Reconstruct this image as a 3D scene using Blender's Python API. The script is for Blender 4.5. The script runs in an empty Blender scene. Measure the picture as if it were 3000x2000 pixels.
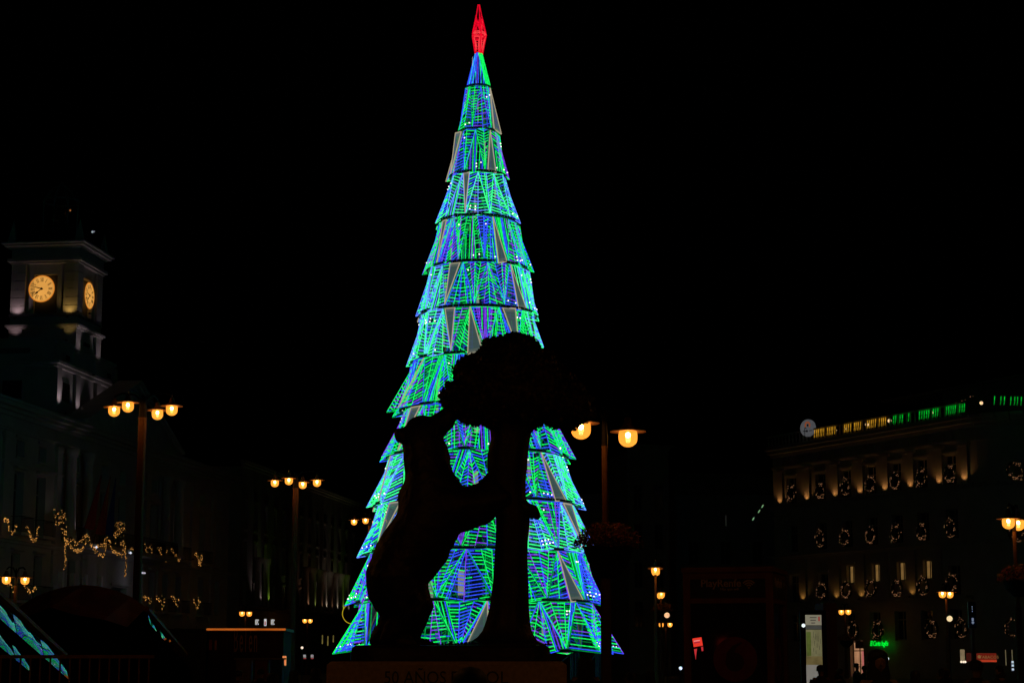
import bpy, bmesh, math, random
import numpy as np
from mathutils import Vector, Matrix, noise
from mathutils.geometry import delaunay_2d_cdt
R = math.radians
PI = math.pi
rnd = random.Random(7)
sc = bpy.context.scene
col = sc.collection
# ------------------------------------------------------------------ camera
F = 5500.0            # focal length in photo pixels (3000 wide)
PITCH = R(9.6)
EYE = 1.6
cam_d = bpy.data.cameras.new('camera')
cam_d.sensor_width = 36
cam_d.lens = 36 * F / 3000
cam_d.clip_start = 0.3
cam_d.clip_end = 2000
cam = bpy.data.objects.new('camera', cam_d)
cam.location = (0, 0, EYE)
cam.rotation_euler = (PI / 2 + PITCH, 0, 0)
col.objects.link(cam)
sc.camera = cam
# ------------------------------------------------------------------ night sky
w = bpy.data.worlds.new('World')
sc.world = w
w.use_nodes = True
nt = w.node_tree
bg = nt.nodes['Background']
sky = nt.nodes.new('ShaderNodeTexSky')
sky.sky_type = 'NISHITA'
sky.sun_disc = False
sky.sun_elevation = R(-4)
sky.sun_rotation = R(200)
nt.links.new(sky.outputs[0], bg.inputs[0])
bg.inputs[1].default_value = 0.0015
sc.view_settings.view_transform = 'Standard'
sc.view_settings.look = 'None'
sc.view_settings.exposure = 0
sc.view_settings.gamma = 1
sc.render.film_transparent = False
cy = sc.cycles
cy.max_bounces = 5
cy.diffuse_bounces = 2
cy.glossy_bounces = 3
cy.transmission_bounces = 4
cy.transparent_max_bounces = 12
cy.sample_clamp_indirect = 2.0
cy.sample_clamp_direct = 0
cy.caustics_reflective = False
cy.caustics_refractive = False
cy.use_denoising = True

# ------------------------------------------------------------------ helpers
cp, sp_ = math.cos(PITCH), math.sin(PITCH)


def ray(px, py):
    x = (px - 1500) / F
    v = (1000 - py) / F
    return Vector((x, cp - v * sp_, sp_ + v * cp))


def at(px, py, Y):
    """point seen at photo pixel px,py that stands Y metres ahead"""
    d = ray(px, py)
    return Vector((0, 0, EYE)) + d * (Y / d.y)


def lin(r, g, b):
    f = lambda c: ((c / 255 + .055) / 1.055) ** 2.4 if c > 10 else c / 255 / 12.92
    return (f(r), f(g), f(b), 1)


MATS = {}


def mat(name, color, rough=.7, metal=0., var=.25, scale=6., bump=0., spec=.5, coat=0.):
    if name in MATS:
        return MATS[name]
    m = bpy.data.materials.new(name)
    m.use_nodes = True
    n = m.node_tree.nodes
    l = m.node_tree.links
    b = n['Principled BSDF']
    tc = n.new('ShaderNodeTexCoord')
    no = n.new('ShaderNodeTexNoise')
    no.inputs['Scale'].default_value = scale
    no.inputs['Detail'].default_value = 5
    l.new(tc.outputs['Object'], no.inputs['Vector'])
    rp = n.new('ShaderNodeValToRGB')
    c = color
    rp.color_ramp.elements[0].position = .3
    rp.color_ramp.elements[1].position = .7
    rp.color_ramp.elements[0].color = (c[0] * (1 - var), c[1] * (1 - var), c[2] * (1 - var), 1)
    rp.color_ramp.elements[1].color = (min(1, c[0] * (1 + var)), min(1, c[1] * (1 + var)), min(1, c[2] * (1 + var)), 1)
    l.new(no.outputs['Fac'], rp.inputs['Fac'])
    l.new(rp.outputs['Color'], b.inputs['Base Color'])
    b.inputs['Roughness'].default_value = rough
    b.inputs['Metallic'].default_value = metal
    b.inputs['Specular IOR Level'].default_value = spec
    b.inputs['Coat Weight'].default_value = coat
    if bump:
        bp = n.new('ShaderNodeBump')
        bp.inputs['Strength'].default_value = bump
        bp.inputs['Distance'].default_value = .02
        n2 = n.new('ShaderNodeTexNoise')
        n2.inputs['Scale'].default_value = scale * 4
        n2.inputs['Detail'].default_value = 6
        l.new(tc.outputs['Object'], n2.inputs['Vector'])
        l.new(n2.outputs['Fac'], bp.inputs['Height'])
        l.new(bp.outputs['Normal'], b.inputs['Normal'])
    MATS[name] = m
    return m


def emat(name, color, strength=1., sample=False, var=.0, scale=20.):
    if name in MATS:
        return MATS[name]
    m = bpy.data.materials.new(name)
    m.use_nodes = True
    n = m.node_tree.nodes
    l = m.node_tree.links
    n.clear()
    o = n.new('ShaderNodeOutputMaterial')
    e = n.new('ShaderNodeEmission')
    e.inputs['Color'].default_value = (color[0], color[1], color[2], 1)
    if var:
        tc = n.new('ShaderNodeTexCoord')
        no = n.new('ShaderNodeTexNoise')
        no.inputs['Scale'].default_value = scale
        l.new(tc.outputs['Object'], no.inputs['Vector'])
        mr = n.new('ShaderNodeMapRange')
        mr.inputs['From Min'].default_value = .3
        mr.inputs['From Max'].default_value = .7
        mr.inputs['To Min'].default_value = strength * (1 - var)
        mr.inputs['To Max'].default_value = strength * (1 + var)
        l.new(no.outputs['Fac'], mr.inputs['Value'])
        l.new(mr.outputs['Result'], e.inputs['Strength'])
    else:
        e.inputs['Strength'].default_value = strength
    l.new(e.outputs[0], o.inputs['Surface'])
    m.cycles.emission_sampling = 'AUTO' if sample else 'NONE'
    MATS[name] = m
    return m


def shellmat(name, color, strength, transp):
    """thin glowing glass or netting: part see-through, part its own surface"""
    m = bpy.data.materials.new(name)
    m.use_nodes = True
    n = m.node_tree.nodes
    l = m.node_tree.links
    n.clear()
    o = n.new('ShaderNodeOutputMaterial')
    e = n.new('ShaderNodeEmission')
    e.inputs['Color'].default_value = (*color, 1)
    e.inputs['Strength'].default_value = strength
    t = n.new('ShaderNodeBsdfTransparent')
    g = n.new('ShaderNodeBsdfGlossy')
    g.inputs['Roughness'].default_value = .08
    mx = n.new('ShaderNodeMixShader')
    mx.inputs[0].default_value = transp
    m2 = n.new('ShaderNodeMixShader')
    m2.inputs[0].default_value = .06
    l.new(e.outputs[0], mx.inputs[1])
    l.new(t.outputs[0], mx.inputs[2])
    l.new(mx.outputs[0], m2.inputs[1])
    l.new(g.outputs[0], m2.inputs[2])
    l.new(m2.outputs[0], o.inputs['Surface'])
    m.cycles.emission_sampling = 'NONE'
    return m


class MB:
    def __init__(s):
        s.v = []; s.f = []; s.m = []

    def add(s, vs, fs, mi=0):
        k = len(s.v)
        s.v.extend([tuple(p) for p in vs])
        s.f.extend([tuple(i + k for i in f) for f in fs])
        s.m.extend([mi] * len(fs))
        return s

    def box(s, x0, x1, y0, y1, z0, z1, mi=0):
        vs = [(x0, y0, z0), (x1, y0, z0), (x1, y1, z0), (x0, y1, z0), (x0, y0, z1), (x1, y0, z1), (x1, y1, z1), (x0, y1, z1)]
        return s.add(vs, [(0, 3, 2, 1), (4, 5, 6, 7), (0, 1, 5, 4), (1, 2, 6, 5), (2, 3, 7, 6), (3, 0, 4, 7)], mi)

    def quad(s, a, b, c, d, mi=0):
        return s.add([a, b, c, d], [(0, 1, 2, 3)], mi)

    def tube(s, a, b, r, n=4, mi=0, r2=None, caps=False):
        a = Vector(a); b = Vector(b)
        d = b - a
        if d.length < 1e-5:
            return s
        d.normalize()
        up = Vector((0, 0, 1)) if abs(d.z) < .9 else Vector((1, 0, 0))
        x = d.cross(up).normalized()
        y = d.cross(x)
        r2 = r if r2 is None else r2
        vs = []
        for p, rr in ((a, r), (b, r2)):
            for k in range(n):
                t = 2 * PI * (k + .5) / n
                vs.append(p + x * (math.cos(t) * rr) + y * (math.sin(t) * rr))
        fs = [(k, (k + 1) % n, n + (k + 1) % n, n + k) for k in range(n)]
        if caps:
            fs += [tuple(reversed(range(n))), tuple(range(n, 2 * n))]
        return s.add(vs, fs, mi)

    def path(s, pts, r, n=5, mi=0):
        for a, b in zip(pts[:-1], pts[1:]):
            s.tube(a, b, r, n, mi, caps=True)
        return s

    def lathe(s, prof, n=20, cx=0, cy=0, mi=0):
        vs = []
        for (r, z) in prof:
            for k in range(n):
                t = 2 * PI * k / n
                vs.append((cx + r * math.cos(t), cy + r * math.sin(t), z))
        fs = []
        for i in range(len(prof) - 1):
            for k in range(n):
                k2 = (k + 1) % n
                fs.append((i * n + k, i * n + k2, (i + 1) * n + k2, (i + 1) * n + k))
        return s.add(vs, fs, mi)

    def ball(s, c, r, mi=0):
        x, y, z = c
        vs = [(x + r, y, z), (x - r, y, z), (x, y + r, z), (x, y - r, z), (x, y, z + r), (x, y, z - r)]
        return s.add(vs, [(0, 2, 4), (2, 1, 4), (1, 3, 4), (3, 0, 4), (2, 0, 5), (1, 2, 5), (3, 1, 5), (0, 3, 5)], mi)

    def mesh(s, name, mats, smooth=False):
        me = bpy.data.meshes.new(name)
        me.from_pydata(s.v, [], s.f)
        for m in mats:
            me.materials.append(m)
        if len(mats) > 1:
            me.polygons.foreach_set('material_index', s.m)
        if smooth:
            me.polygons.foreach_set('use_smooth', [True] * len(s.f))
        me.update()
        return me


def obj(name, mb, mats, parent=None, smooth=False, loc=None, rot=None, kind=None, label=None):
    if not isinstance(mats, (list, tuple)):
        mats = [mats]
    me = mb.mesh(name, mats, smooth) if isinstance(mb, MB) else mb
    o = bpy.data.objects.new(name, me)
    col.objects.link(o)
    if parent:
        o.parent = parent
    if loc is not None:
        o.location = loc
    if rot is not None:
        o.rotation_euler = rot
    if kind:
        o['kind'] = kind
    if label:
        o['label'] = label
    return o


def tag(o, label, cat, group=None):
    o['label'] = label
    o['category'] = cat
    if group:
        o['group'] = group
    return o


def thing(name, label, cat, loc=(0, 0, 0), rotz=0, group=None):
    o = bpy.data.objects.new(name, None)
    o.empty_display_size = .3
    col.objects.link(o)
    o.location = loc
    o.rotation_euler = (0, 0, rotz)
    return tag(o, label, cat, group)


def copy_tree(o, parent=None):
    c = o.copy()
    col.objects.link(c)
    c.parent = parent
    for ch in list(o.children):
        copy_tree(ch, c)
    return c


def text_mesh(txt, size, mats, ext=.01, align='CENTER', shear=0., bold=0.):
    cu = bpy.data.curves.new('lettering', 'FONT')
    cu.body = txt
    cu.size = size
    cu.extrude = ext
    cu.align_x = align
    cu.align_y = 'CENTER'
    cu.shear = shear
    cu.offset = bold
    cu.resolution_u = 3
    o = bpy.data.objects.new('lettering', cu)
    col.objects.link(o)
    dg = bpy.context.evaluated_depsgraph_get()
    dg.update()
    me = bpy.data.meshes.new_from_object(o.evaluated_get(dg))
    bpy.data.objects.remove(o)
    bpy.data.curves.remove(cu)
    me.materials.clear()
    for m in (mats if isinstance(mats, (list, tuple)) else [mats]):
        me.materials.append(m)
    return me


def struct(o):
    o['kind'] = 'structure'
    return o


# ------------------------------------------------------------------ materials
STONE = mat('pale_stone', (.34, .33, .31), .85, var=.12, scale=.8, bump=.3)
STONE2 = mat('warm_stone', (.36, .31, .25), .85, var=.14, scale=.7, bump=.3)
BRICKRED = mat('rendered_red_wall', (.26, .15, .11), .85, var=.15, scale=.6, bump=.3)
ROOFM = mat('slate_roof', (.05, .055, .06), .7, var=.2, scale=2)
GLASSD = mat('dark_window_glass', (.012, .014, .016), .12, var=.3, scale=1, spec=.6)
FRAMEW = mat('painted_window_frame', (.22, .2, .18), .6, var=.15)
IRON = mat('black_iron', (.018, .017, .017), .7, 0, var=.2, spec=.1)
POSTM = mat('brown_lamp_post_paint', (.20, .10, .05), .7, 0, var=.15, scale=8, spec=.08)
GROUNDM = mat('granite_paving', (.12, .115, .11), .6, var=.25, scale=1.5, bump=.3)
BRONZE = mat('dark_bronze', (.045, .028, .014), .5, .6, var=.4, scale=5, bump=.6)
GRANITE = mat('pedestal_granite', (.46, .34, .25), .75, var=.18, scale=18, bump=.25)
GRANITED = mat('cut_letters', (.07, .055, .045), .8, var=.1)
STEEL = mat('dark_tree_frame', (.03, .035, .04), .4, .6, var=.2)
WARM = (1., .42, .09)
BULBM = emat('sodium_bulb', (1., .38, .07), 390, sample=True)
BULBF = emat('sodium_bulb_far', (1., .40, .08), 70, sample=True)
GLOBE = shellmat('amber_globe_glass', (1., .33, .035), 1.6, .2)
FAIRY = emat('fairy_bulb_amber', (1., .42, .09), .75)
FAIRYD = emat('fairy_bulb_pale', (1., .44, .20), .3)
GREENERY = mat('fir_garland', (.02, .035, .015), .8, var=.4)

# ------------------------------------------------------------------ ground
g = MB()
g.quad((-700, -60, 0), (700, -60, 0), (700, 1200, 0), (-700, 1200, 0))
struct(obj('ground', g, GROUNDM))
g = MB()
g.box(-30, -22.5, 100, 330, .0, .14)
struct(obj('pavement', g, mat('kerb_stone', (.2, .19, .18), .7, scale=2, bump=.2)))

# ------------------------------------------------------------------ facade frame
class Frame:
    """vertical plane: azimuth of X axis (along the wall, to the right when facing it), distance along its normal"""
    def __init__(s, az, c, u_ref):
        # direction of X
        s.u = Vector((math.sin(R(az)), math.cos(R(az)), 0))
        s.inn = Vector((-s.u.y, s.u.x, 0))     # local +Y = into the building
        s.c = c                                # value of p . inn on the plane
        s.u0 = u_ref
        s.loc = s.u * u_ref + s.inn * c
        s.rotz = math.atan2(s.u.y, s.u.x)

    def P(s, px, py, y=0.):
        """local (x, z) on the plane at depth y behind the wall face"""
        d = ray(px, py)
        t = (s.c + y) / d.dot(s.inn)
        p = d * t
        return p.dot(s.u) - s.u0, EYE + p.z


def facade(root, fr_w, z0, z1, openings, wallm, depth=12, name='wall', x0=0., reveal=.3, winkind=None, roofm=None):
    """openings: list of (x0,x1,z0,z1,kind)"""
    x1 = x0 + fr_w
    b = MB()
    xs = sorted(set([x0, x1] + [min(max(o[0], x0), x1) for o in openings] + [min(max(o[1], x0), x1) for o in openings]))
    zs = sorted(set([z0, z1] + [o[2] for o in openings] + [o[3] for o in openings]))
    for i in range(len(xs) - 1):
        for j in range(len(zs) - 1):
            cx, cz = (xs[i] + xs[i + 1]) / 2, (zs[j] + zs[j + 1]) / 2
            if any(o[0] < cx < o[1] and o[2] < cz < o[3] for o in openings):
                continue
            b.quad((xs[i], 0, zs[j]), (xs[i + 1], 0, zs[j]), (xs[i + 1], 0, zs[j + 1]), (xs[i], 0, zs[j + 1]))
    for (a, c, d, e, *k) in openings:
        y = reveal
        b.quad((a, 0, d), (a, 0, e), (a, y, e), (a, y, d))
        b.quad((c, 0, d), (c, y, d), (c, y, e), (c, 0, e))
        b.quad((a, 0, d), (a, y, d), (c, y, d), (c, 0, d))
        b.quad((a, 0, e), (c, 0, e), (c, y, e), (a, y, e))
    # sides, back and roof
    b.quad((x0, depth, z0), (x0, 0, z0), (x0, 0, z1), (x0, depth, z1))
    b.quad((x1, 0, z0), (x1, depth, z0), (x1, depth, z1), (x1, 0, z1))
    b.quad((x1, depth, z0), (x0, depth, z0), (x0, depth, z1), (x1, depth, z1))
    b.quad((x0, 0, z1), (x1, 0, z1), (x1, depth, z1), (x0, depth, z1))
    obj(name, b, wallm, root)
    cache = {}
    for (a, c, d, e, *k) in openings:
        kind = k[0] if k else 'w'
        key = (round(c - a, 2), round(e - d, 2), kind)
        if key not in cache:
            wd, h = c - a, e - d
            f = MB()
            t = .09
            f.box(0, t, 0, .08, 0, h); f.box(wd - t, wd, 0, .08, 0, h)
            f.box(t, wd - t, 0, .08, 0, t); f.box(t, wd - t, 0, .08, h - t, h)
            if wd > .9:
                f.box(wd / 2 - .05, wd / 2 + .05, .002, .078, t, h - t)
            if h > 2:
                f.box(t, wd - t, .004, .076, h * .7 - .04, h * .7 + .04)
            p = MB()
            p.quad((0, .05, 0), (wd, .05, 0), (wd, .05, h), (0, .05, h))
            s_ = MB()
            s_.box(-.15, wd + .15, -reveal - .12, -reveal + .0, -.14, -.02)
            hd = MB()
            hd.box(-.2, wd + .2, -reveal - .1, -reveal + .0, h + .12, h + .28)
            pm = GLASSD if kind == 'w' else kind
            cache[key] = (f.mesh('window', [FRAMEW]), p.mesh('pane', [pm]), s_.mesh('sill', [wallm]), hd.mesh('lintel', [wallm]))
        fm, pm_, sm_, lm_ = cache[key]
        wo = obj('window', fm, None, root, loc=(a, reveal - .02, d))
        obj('pane', pm_, None, wo)
        obj('sill', sm_, None, wo)
        obj('lintel', lm_, None, wo)


def cornice(root, x0, x1, z, prof=((.0, .25), (.25, .25), (.5, .2)), m=STONE, name='cornice', y0=0., ends=True):
    b = MB()
    zz = z
    for i, (out, h) in enumerate(prof):
        e = out if ends else 0
        b.box(x0 - e, x1 + e, y0 - out - .06, y0 + .05, zz, zz + h - .001)
        zz += h
    return obj(name, b, m, root)


def balcony_mesh(w_, out=.7, h=1., slab=.15, step=.16):
    s_ = MB()
    s_.box(0, w_, -out, -.002, -slab, 0)
    b = MB()
    b.box(0, w_, -out + .01, -out + .05, h - .04, h)
    b.box(0, w_, -out + .01, -out + .05, .06, .09)
    for xx in (0.01, w_ - .04):
        b.box(xx, xx + .03, -out + .05, -.002, h - .04, h)
    n = max(3, int(w_ / step))
    for i in range(n + 1):
        x = .01 + i * (w_ - .04) / n
        b.box(x, x + .02, -out + .02, -out + .04, .09, h - .04)
    return s_.mesh('balcony', [STONE]), b.mesh('railing', [IRON])


def fairy(pts, n, spread, size, seed=0):
    """n small bulbs scattered along a polyline"""
    r = random.Random(seed)
    b = MB()
    seg = [(Vector(pts[i]), Vector(pts[i + 1])) for i in range(len(pts) - 1)]
    L = [(q - p).length for p, q in seg]
    T = sum(L)
    for k in range(n):
        t = (k + r.random()) / n * T
        i = 0
        while i < len(L) - 1 and t > L[i]:
            t -= L[i]; i += 1
        p = seg[i][0].lerp(seg[i][1], min(1, t / max(L[i], 1e-6)))
        p = p + Vector((r.gauss(0, spread), r.gauss(0, spread * .5), r.gauss(0, spread)))
        s_ = size * (.5 if r.random() < .45 else 1.) * r.uniform(.7, 1.15)
        b.ball(p, s_)
    return b


def garland_thing(root_loc, rotz, pts, n, spread, size, label, group, m=None, seed=0, name='light_garland', rope=.06, cat='garland'):
    t = thing(name, label, cat, root_loc, rotz, group)
    rp = MB()
    rp.path(pts, rope, 5)
    obj('fir_rope', rp, GREENERY, t)
    o = obj('fairy_bulbs', fairy(pts, int(n * .8), spread * .75, size * .95, seed), m or FAIRY, t)
    o['kind'] = 'stuff'
    return t


# ================================================================== LEFT BUILDING (town hall with clock tower)
LF = Frame(7.7, 45.5, 129.0)      # plane facing the square, running away from the camera
hall = thing('civic_hall', 'long pale stone hall with pediment and fairy lights, running back on the left', 'building', LF.loc, LF.rotz)
WU = [110.2, 113.8, 119.4, 125.3, 129, 132.7, 138.9, 142.3, 145.5, 151.2]
WU = [x - 129 for x in (110.2, 113.8)] + [-9.4, -3.7, 0, 3.7, 7.0, 10.1, 13.5, 19.3]
ops = []
for x in [-28, -24] + WU + [24]:
    ops.append((x - .75, x + .75, 9.3, 13.0))
    ops.append((x - .65, x + .65, 13.9, 14.9))
    if abs(x) > 5:
        ops.append((x - .7, x + .7, 5.2, 8.0))
        ops.append((x - .8, x + .8, 1.0, 4.0))
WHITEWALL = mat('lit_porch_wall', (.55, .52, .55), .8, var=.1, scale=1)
ops.append((-1.6, 1.6, .2, 6.6))
ops.append((-4.9, -2.9, .2, 5.6))
ops.append((2.9, 4.9, .2, 5.6))
facade(hall, 60, 0, 16.2, ops, STONE, depth=30, x0=-33, reveal=.45)
cornice(hall, -33, 27, 16.2, ((.1, .25), (.35, .2), (.7, .25), (.85, .15)))
cornice(hall, -33, 27, 8.55, ((.12, .18), (.28, .14)), name='string_course')
cornice(hall, -33, 27, 13.3, ((.06, .1), (.14, .08)), name='string_course')
cornice(hall, -33, 27, 15.3, ((.08, .12), (.18, .1)), name='string_course')
# rusticated pilasters
PB = {}
for x in (-31, -21.2, -12.6, -7.3, 5.2, 8.6 + .0, 16.5, 22.2):
    pm = MB()
    z = 4.6
    while z < 8.4:
        pm.box(-.5, .5, -.16, -.002, z, min(z + .55, 8.5)); z += .6
    pm.box(-.42, .42, -.2, -.002, 8.9, 15.2)
    pm.box(-.55, .55, -.26, -.002, 14.85, 15.15)
    pm.box(-.55, .55, -.26, -.002, 8.88, 9.2)
    obj('pilaster', pm, STONE, hall, loc=(x, 0, 0))
# hood mouldings over tall windows
for x in WU:
    h = MB(); h.box(-1.0, 1.0, -.3, -.002, 13.12, 13.24); h.box(-.9, .9, -.18, -.002, 13.0 + .24, 13.0 + .29)
    obj('window_hood', h, STONE, hall, loc=(x, 0, 0))
    if abs(x) > 5:
        h = MB(); h.box(-.9, .9, -.28, -.002, 8.14, 8.26); obj('window_hood', h, STONE, hall, loc=(x, 0, 0))
# central columns and pediment
XCOL = LF.P(207, 1450, -.55)[0]
for x in (XCOL, XCOL + 3.1, -XCOL - 3.1, -XCOL):
    c_ = MB(); c_.lathe([(.5, 9.2), (.5, 9.45), (.4, 9.6), (.36, 12), (.33, 14.6), (.42, 14.8), (.5, 15.0), (.5, 15.2)], 14)
    obj('column', c_, STONE, hall, loc=(x, -.55, 0), smooth=True)
pd = MB()
ZP, ZT, W2 = 16.95, 20.9, 10.0
pd.add([(-W2, -.75, ZP), (W2, -.75, ZP), (0, -.75, ZT), (-W2, .6, ZP), (W2, .6, ZP), (0, .6, ZT)], [(0, 1, 2), (3, 5, 4), (0, 3, 4, 1), (1, 4, 5, 2), (2, 5, 3, 0)])
obj('pediment', pd, STONE, hall)
pe = MB()
for sx in (-1, 1):
    a = Vector((sx * (W2 + .5), 0, ZP)); b_ = Vector((0, 0, ZT + .12))
    for k in range(2):
        o_ = .95 + .25 * k; zz = .18 * k
        pe.add([(a.x, -o_, a.z + zz), (b_.x, -o_, b_.z + zz), (b_.x, -o_, b_.z + zz + .2), (a.x, -o_, a.z + zz + .2),
                (a.x, .58, a.z + zz), (b_.x, .58, b_.z + zz), (b_.x, .58, b_.z + zz + .2), (a.x, .58, a.z + zz + .2)],
               [(0, 1, 2, 3), (4, 7, 6, 5), (0, 4, 5, 1), (3, 2, 6, 7), (0, 3, 7, 4)])
pe.box(-W2 - .5, W2 + .5, -1.0, -.74, ZP - .02, ZP + .3)
obj('pediment_moulding', pe, STONE, hall)
rl = MB()     # carved relief in the tympanum
for k in range(60):
    x = rnd.gauss(0, 3.0); zmax = ZP + .3 + (1 - abs(x) / W2) * 3.0
    z = rnd.uniform(ZP + .4, max(ZP + .5, zmax - .4))
    if abs(x) < W2 - 1.5 and z < zmax:
        s_ = rnd.uniform(.1, .3)
        rl.add([(x - s_, -.752, z - s_), (x + s_, -.752, z - s_), (x + s_, -.752, z + s_), (x - s_, -.752, z + s_), (x, -.9, z)], [(0, 1, 4), (1, 2, 4), (2, 3, 4), (3, 0, 4)])
obj('carved_relief', rl, STONE, hall, kind='stuff')
# balconies
bs, br = balcony_mesh(2.0)
for x in WU:
    if abs(x) > 5:
        o = obj('balcony', bs, None, hall, loc=(x - 1.0, 0, 9.2)); obj('railing', br, None, o)
        o = obj('balcony', bs, None, hall, loc=(x - 1.0, 0, 5.1)); obj('railing', br, None, o)
bs2, br2 = balcony_mesh(17.5, 1.5, 1.05, .3)
o = obj('balcony', bs2, None, hall, loc=(-9, 0, 9.15), label='long central balcony over the porch'); obj('railing', br2, None, o)
# hipped slate roof
rf = MB()
rf.add([(-33, 0, 16.25), (27, 0, 16.25), (27, 30, 16.25), (-33, 30, 16.25), (-28, 8, 18.8), (22, 8, 18.8), (22, 22, 18.8), (-28, 22, 18.8)],
       [(0, 1, 5, 4), (1, 2, 6, 5), (2, 3, 7, 6), (3, 0, 4, 7), (4, 5, 6, 7)])
obj('roof', rf, ROOFM, hall)

MAG = (1., .76, .86)


def wl(fr, p):
    return fr.loc + fr.u * p[0] + fr.inn * p[1] + Vector((0, 0, p[2]))


def flood(fr, p, d, power, color, size=R(50), label='', group=None, blend=.8, cat='floodlight'):
    """small floodlight fixture with its own spot lamp, p and aim d in the wall's frame"""
    t = thing('floodlight', label, cat, wl(fr, p), fr.rotz, group)
    dv = Vector(d).normalized()
    b = MB()
    b.box(-.1, .1, -.1, .1, -.14, -.08)
    b.tube(Vector((0, 0, -.1)), Vector(dv) * -.02, .06, 8, caps=True)
    obj('housing', b, IRON, t)
    ld = bpy.data.lights.new('lamp', 'SPOT')
    ld.energy = power * (.75 if 'tower' in label or 'wide stage' in label else 1.)
    ld.color = color
    ld.spot_size = size
    ld.spot_blend = blend
    ld.shadow_soft_size = .08
    lo = bpy.data.objects.new('lamp', ld)
    col.objects.link(lo)
    lo.parent = t
    lo.location = dv * .05
    lo.rotation_euler = dv.to_track_quat('-Z', 'Y').to_euler()
    return t


GW = 'floodlights on the clock tower hall'
flood(LF, (XCOL + .15, -1.25, 9.35), (-.02, .13, 1), 48, MAG, R(50), 'small floodlight on the hall balcony, under the column left of the flags', GW)
flood(LF, (-14, -1.6, 9.3), (0, .25, 1), 9, MAG, R(75), 'small floodlight on the ledge under the tall windows left of the porch', GW)
flood(LF, (12.0, -1.6, 9.3), (0, .25, 1), 8, (1, .8, .75), R(80), 'small floodlight on the ledge under the tall windows right of the porch', GW)

# porch interior glow
pl = bpy.data.lights.new('lamp', 'POINT'); pl.energy = 3.5; pl.color = (.85, .8, 1); pl.shadow_soft_size = .15
pt = thing('porch_lamp', 'cold white lamp lighting the entrance porch below the balcony', 'lamp', wl(LF, (1.0, -1.4, 7.6)), LF.rotz)
lb = MB(); lb.box(-.9, .2, -.1, .1, .02, .12)
obj('tube_light', lb, emat('cold_tube', (.8, .75, .9), .55), pt)
lo = bpy.data.objects.new('lamp', pl); col.objects.link(lo); lo.parent = pt; lo.location = (0, 0, -.35)
pl2 = pl.copy(); lo2 = bpy.data.objects.new('lamp', pl2); pl2.energy = 2
col.objects.link(lo2); lo2.parent = pt; lo2.location = (-4.6, 0, -2.3)
for (x, lb_) in ((-9.3, 'tiny white lamp at the left end of the long balcony'), (-2.5, 'tiny white lamp under the middle of the long balcony')):
    wlamp = MB(); wlamp.ball((0, 0, 0), .1); wlamp.box(-.03, .03, 0, .3, -.02, .02)
    tag(obj('wall_lamp', wlamp, emat('small_white_lamp', (.8, .85, 1), .9), None, loc=wl(LF, (x, -1.62, 8.9)), rot=(0, 0, LF.rotz)), lb_, 'lamp', 'tiny wall lamps')

for i, (px, e_) in enumerate(((186, 7), (219, 9), (256, 9), (300, 10))):
    u_ = LF.P(px, 1690, -.3)[0]
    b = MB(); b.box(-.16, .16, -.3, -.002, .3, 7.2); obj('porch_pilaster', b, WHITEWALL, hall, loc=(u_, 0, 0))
    flood(LF, (u_, -.75, 3.6), (0, .12, 1), e_ * 2.2, (.9, .8, 1), R(60), '%s of the cold white uplights on the porch pilasters' % ['leftmost', 'second', 'third', 'rightmost'][i], GW)

# flags
def flag(px, ytop, ybot, cols, label, lean):
    u0, zt = LF.P(px, ytop, -1.9)
    _, zb = LF.P(px, ybot, -1.9)
    t = thing('flag', label, 'flag', wl(LF, (u0, -1.9, zb)), LF.rotz, 'flags above the porch')
    p = MB(); H = zt - zb
    p.tube((lean * .55, .6, -.6), (-lean * .2, -.3, H + .1), .035, 6, caps=True)
    obj('pole', p, IRON, t)
    n, m_ = 14, 12
    c_ = MB()
    vs = []
    for j in range(m_ + 1):
        for i in range(n + 1):
            a = i / n; q = j / m_
            wdt = .25 + .95 * q
            vs.append((-lean * .2 * (1 - q) + (a - .5) * wdt + lean * .3 * q, -.3 + .45 * q + .13 * math.sin(a * 9 + q * 2) * q, H * (1 - q) + .2 * abs(a - .5)))
    fs, mi = [], []
    for j in range(m_):
        for i in range(n):
            fs.append((j * (n + 1) + i, j * (n + 1) + i + 1, (j + 1) * (n + 1) + i + 1, (j + 1) * (n + 1) + i))
            mi.append(min(len(cols) - 1, int(i / n * len(cols))))
    c_.add(vs, fs); c_.m = mi
    obj('cloth', c_, cols, t, smooth=True)


FR = mat('flag_red', (.35, .02, .02), .9); FY = mat('flag_yellow', (.5, .3, .02), .9); FB = mat('flag_blue', (.02, .04, .2), .9)
flag(280, 1395, 1555, [FR], 'plain dark red flag hanging left of the two others above the porch', -1.2)
flag(309, 1400, 1570, [FR, FY, FR], 'red and yellow striped flag hanging in the middle above the porch', -.6)
flag(328, 1405, 1572, [FB], 'dark blue flag hanging right of the striped flag above the porch', .5)

# window garlands : photo pixels -> wall plane
GG = 'fairy light garlands on the hall balconies'


def gar(pix, n, spread, size, label, y=-.78, seed=0, rope=.04, name='light_garland', cat='garland', m=None):
    pts = []
    for (px, py) in pix:
        u_, z_ = LF.P(px, py, y)
        pts.append(Vector((u_, y, z_)))
    o0 = pts[0].copy()
    pts = [p - o0 for p in pts]
    return garland_thing(wl(LF, o0), LF.rotz, pts, n, spread, size, label, GG, m, seed, name, rope, cat)


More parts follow.
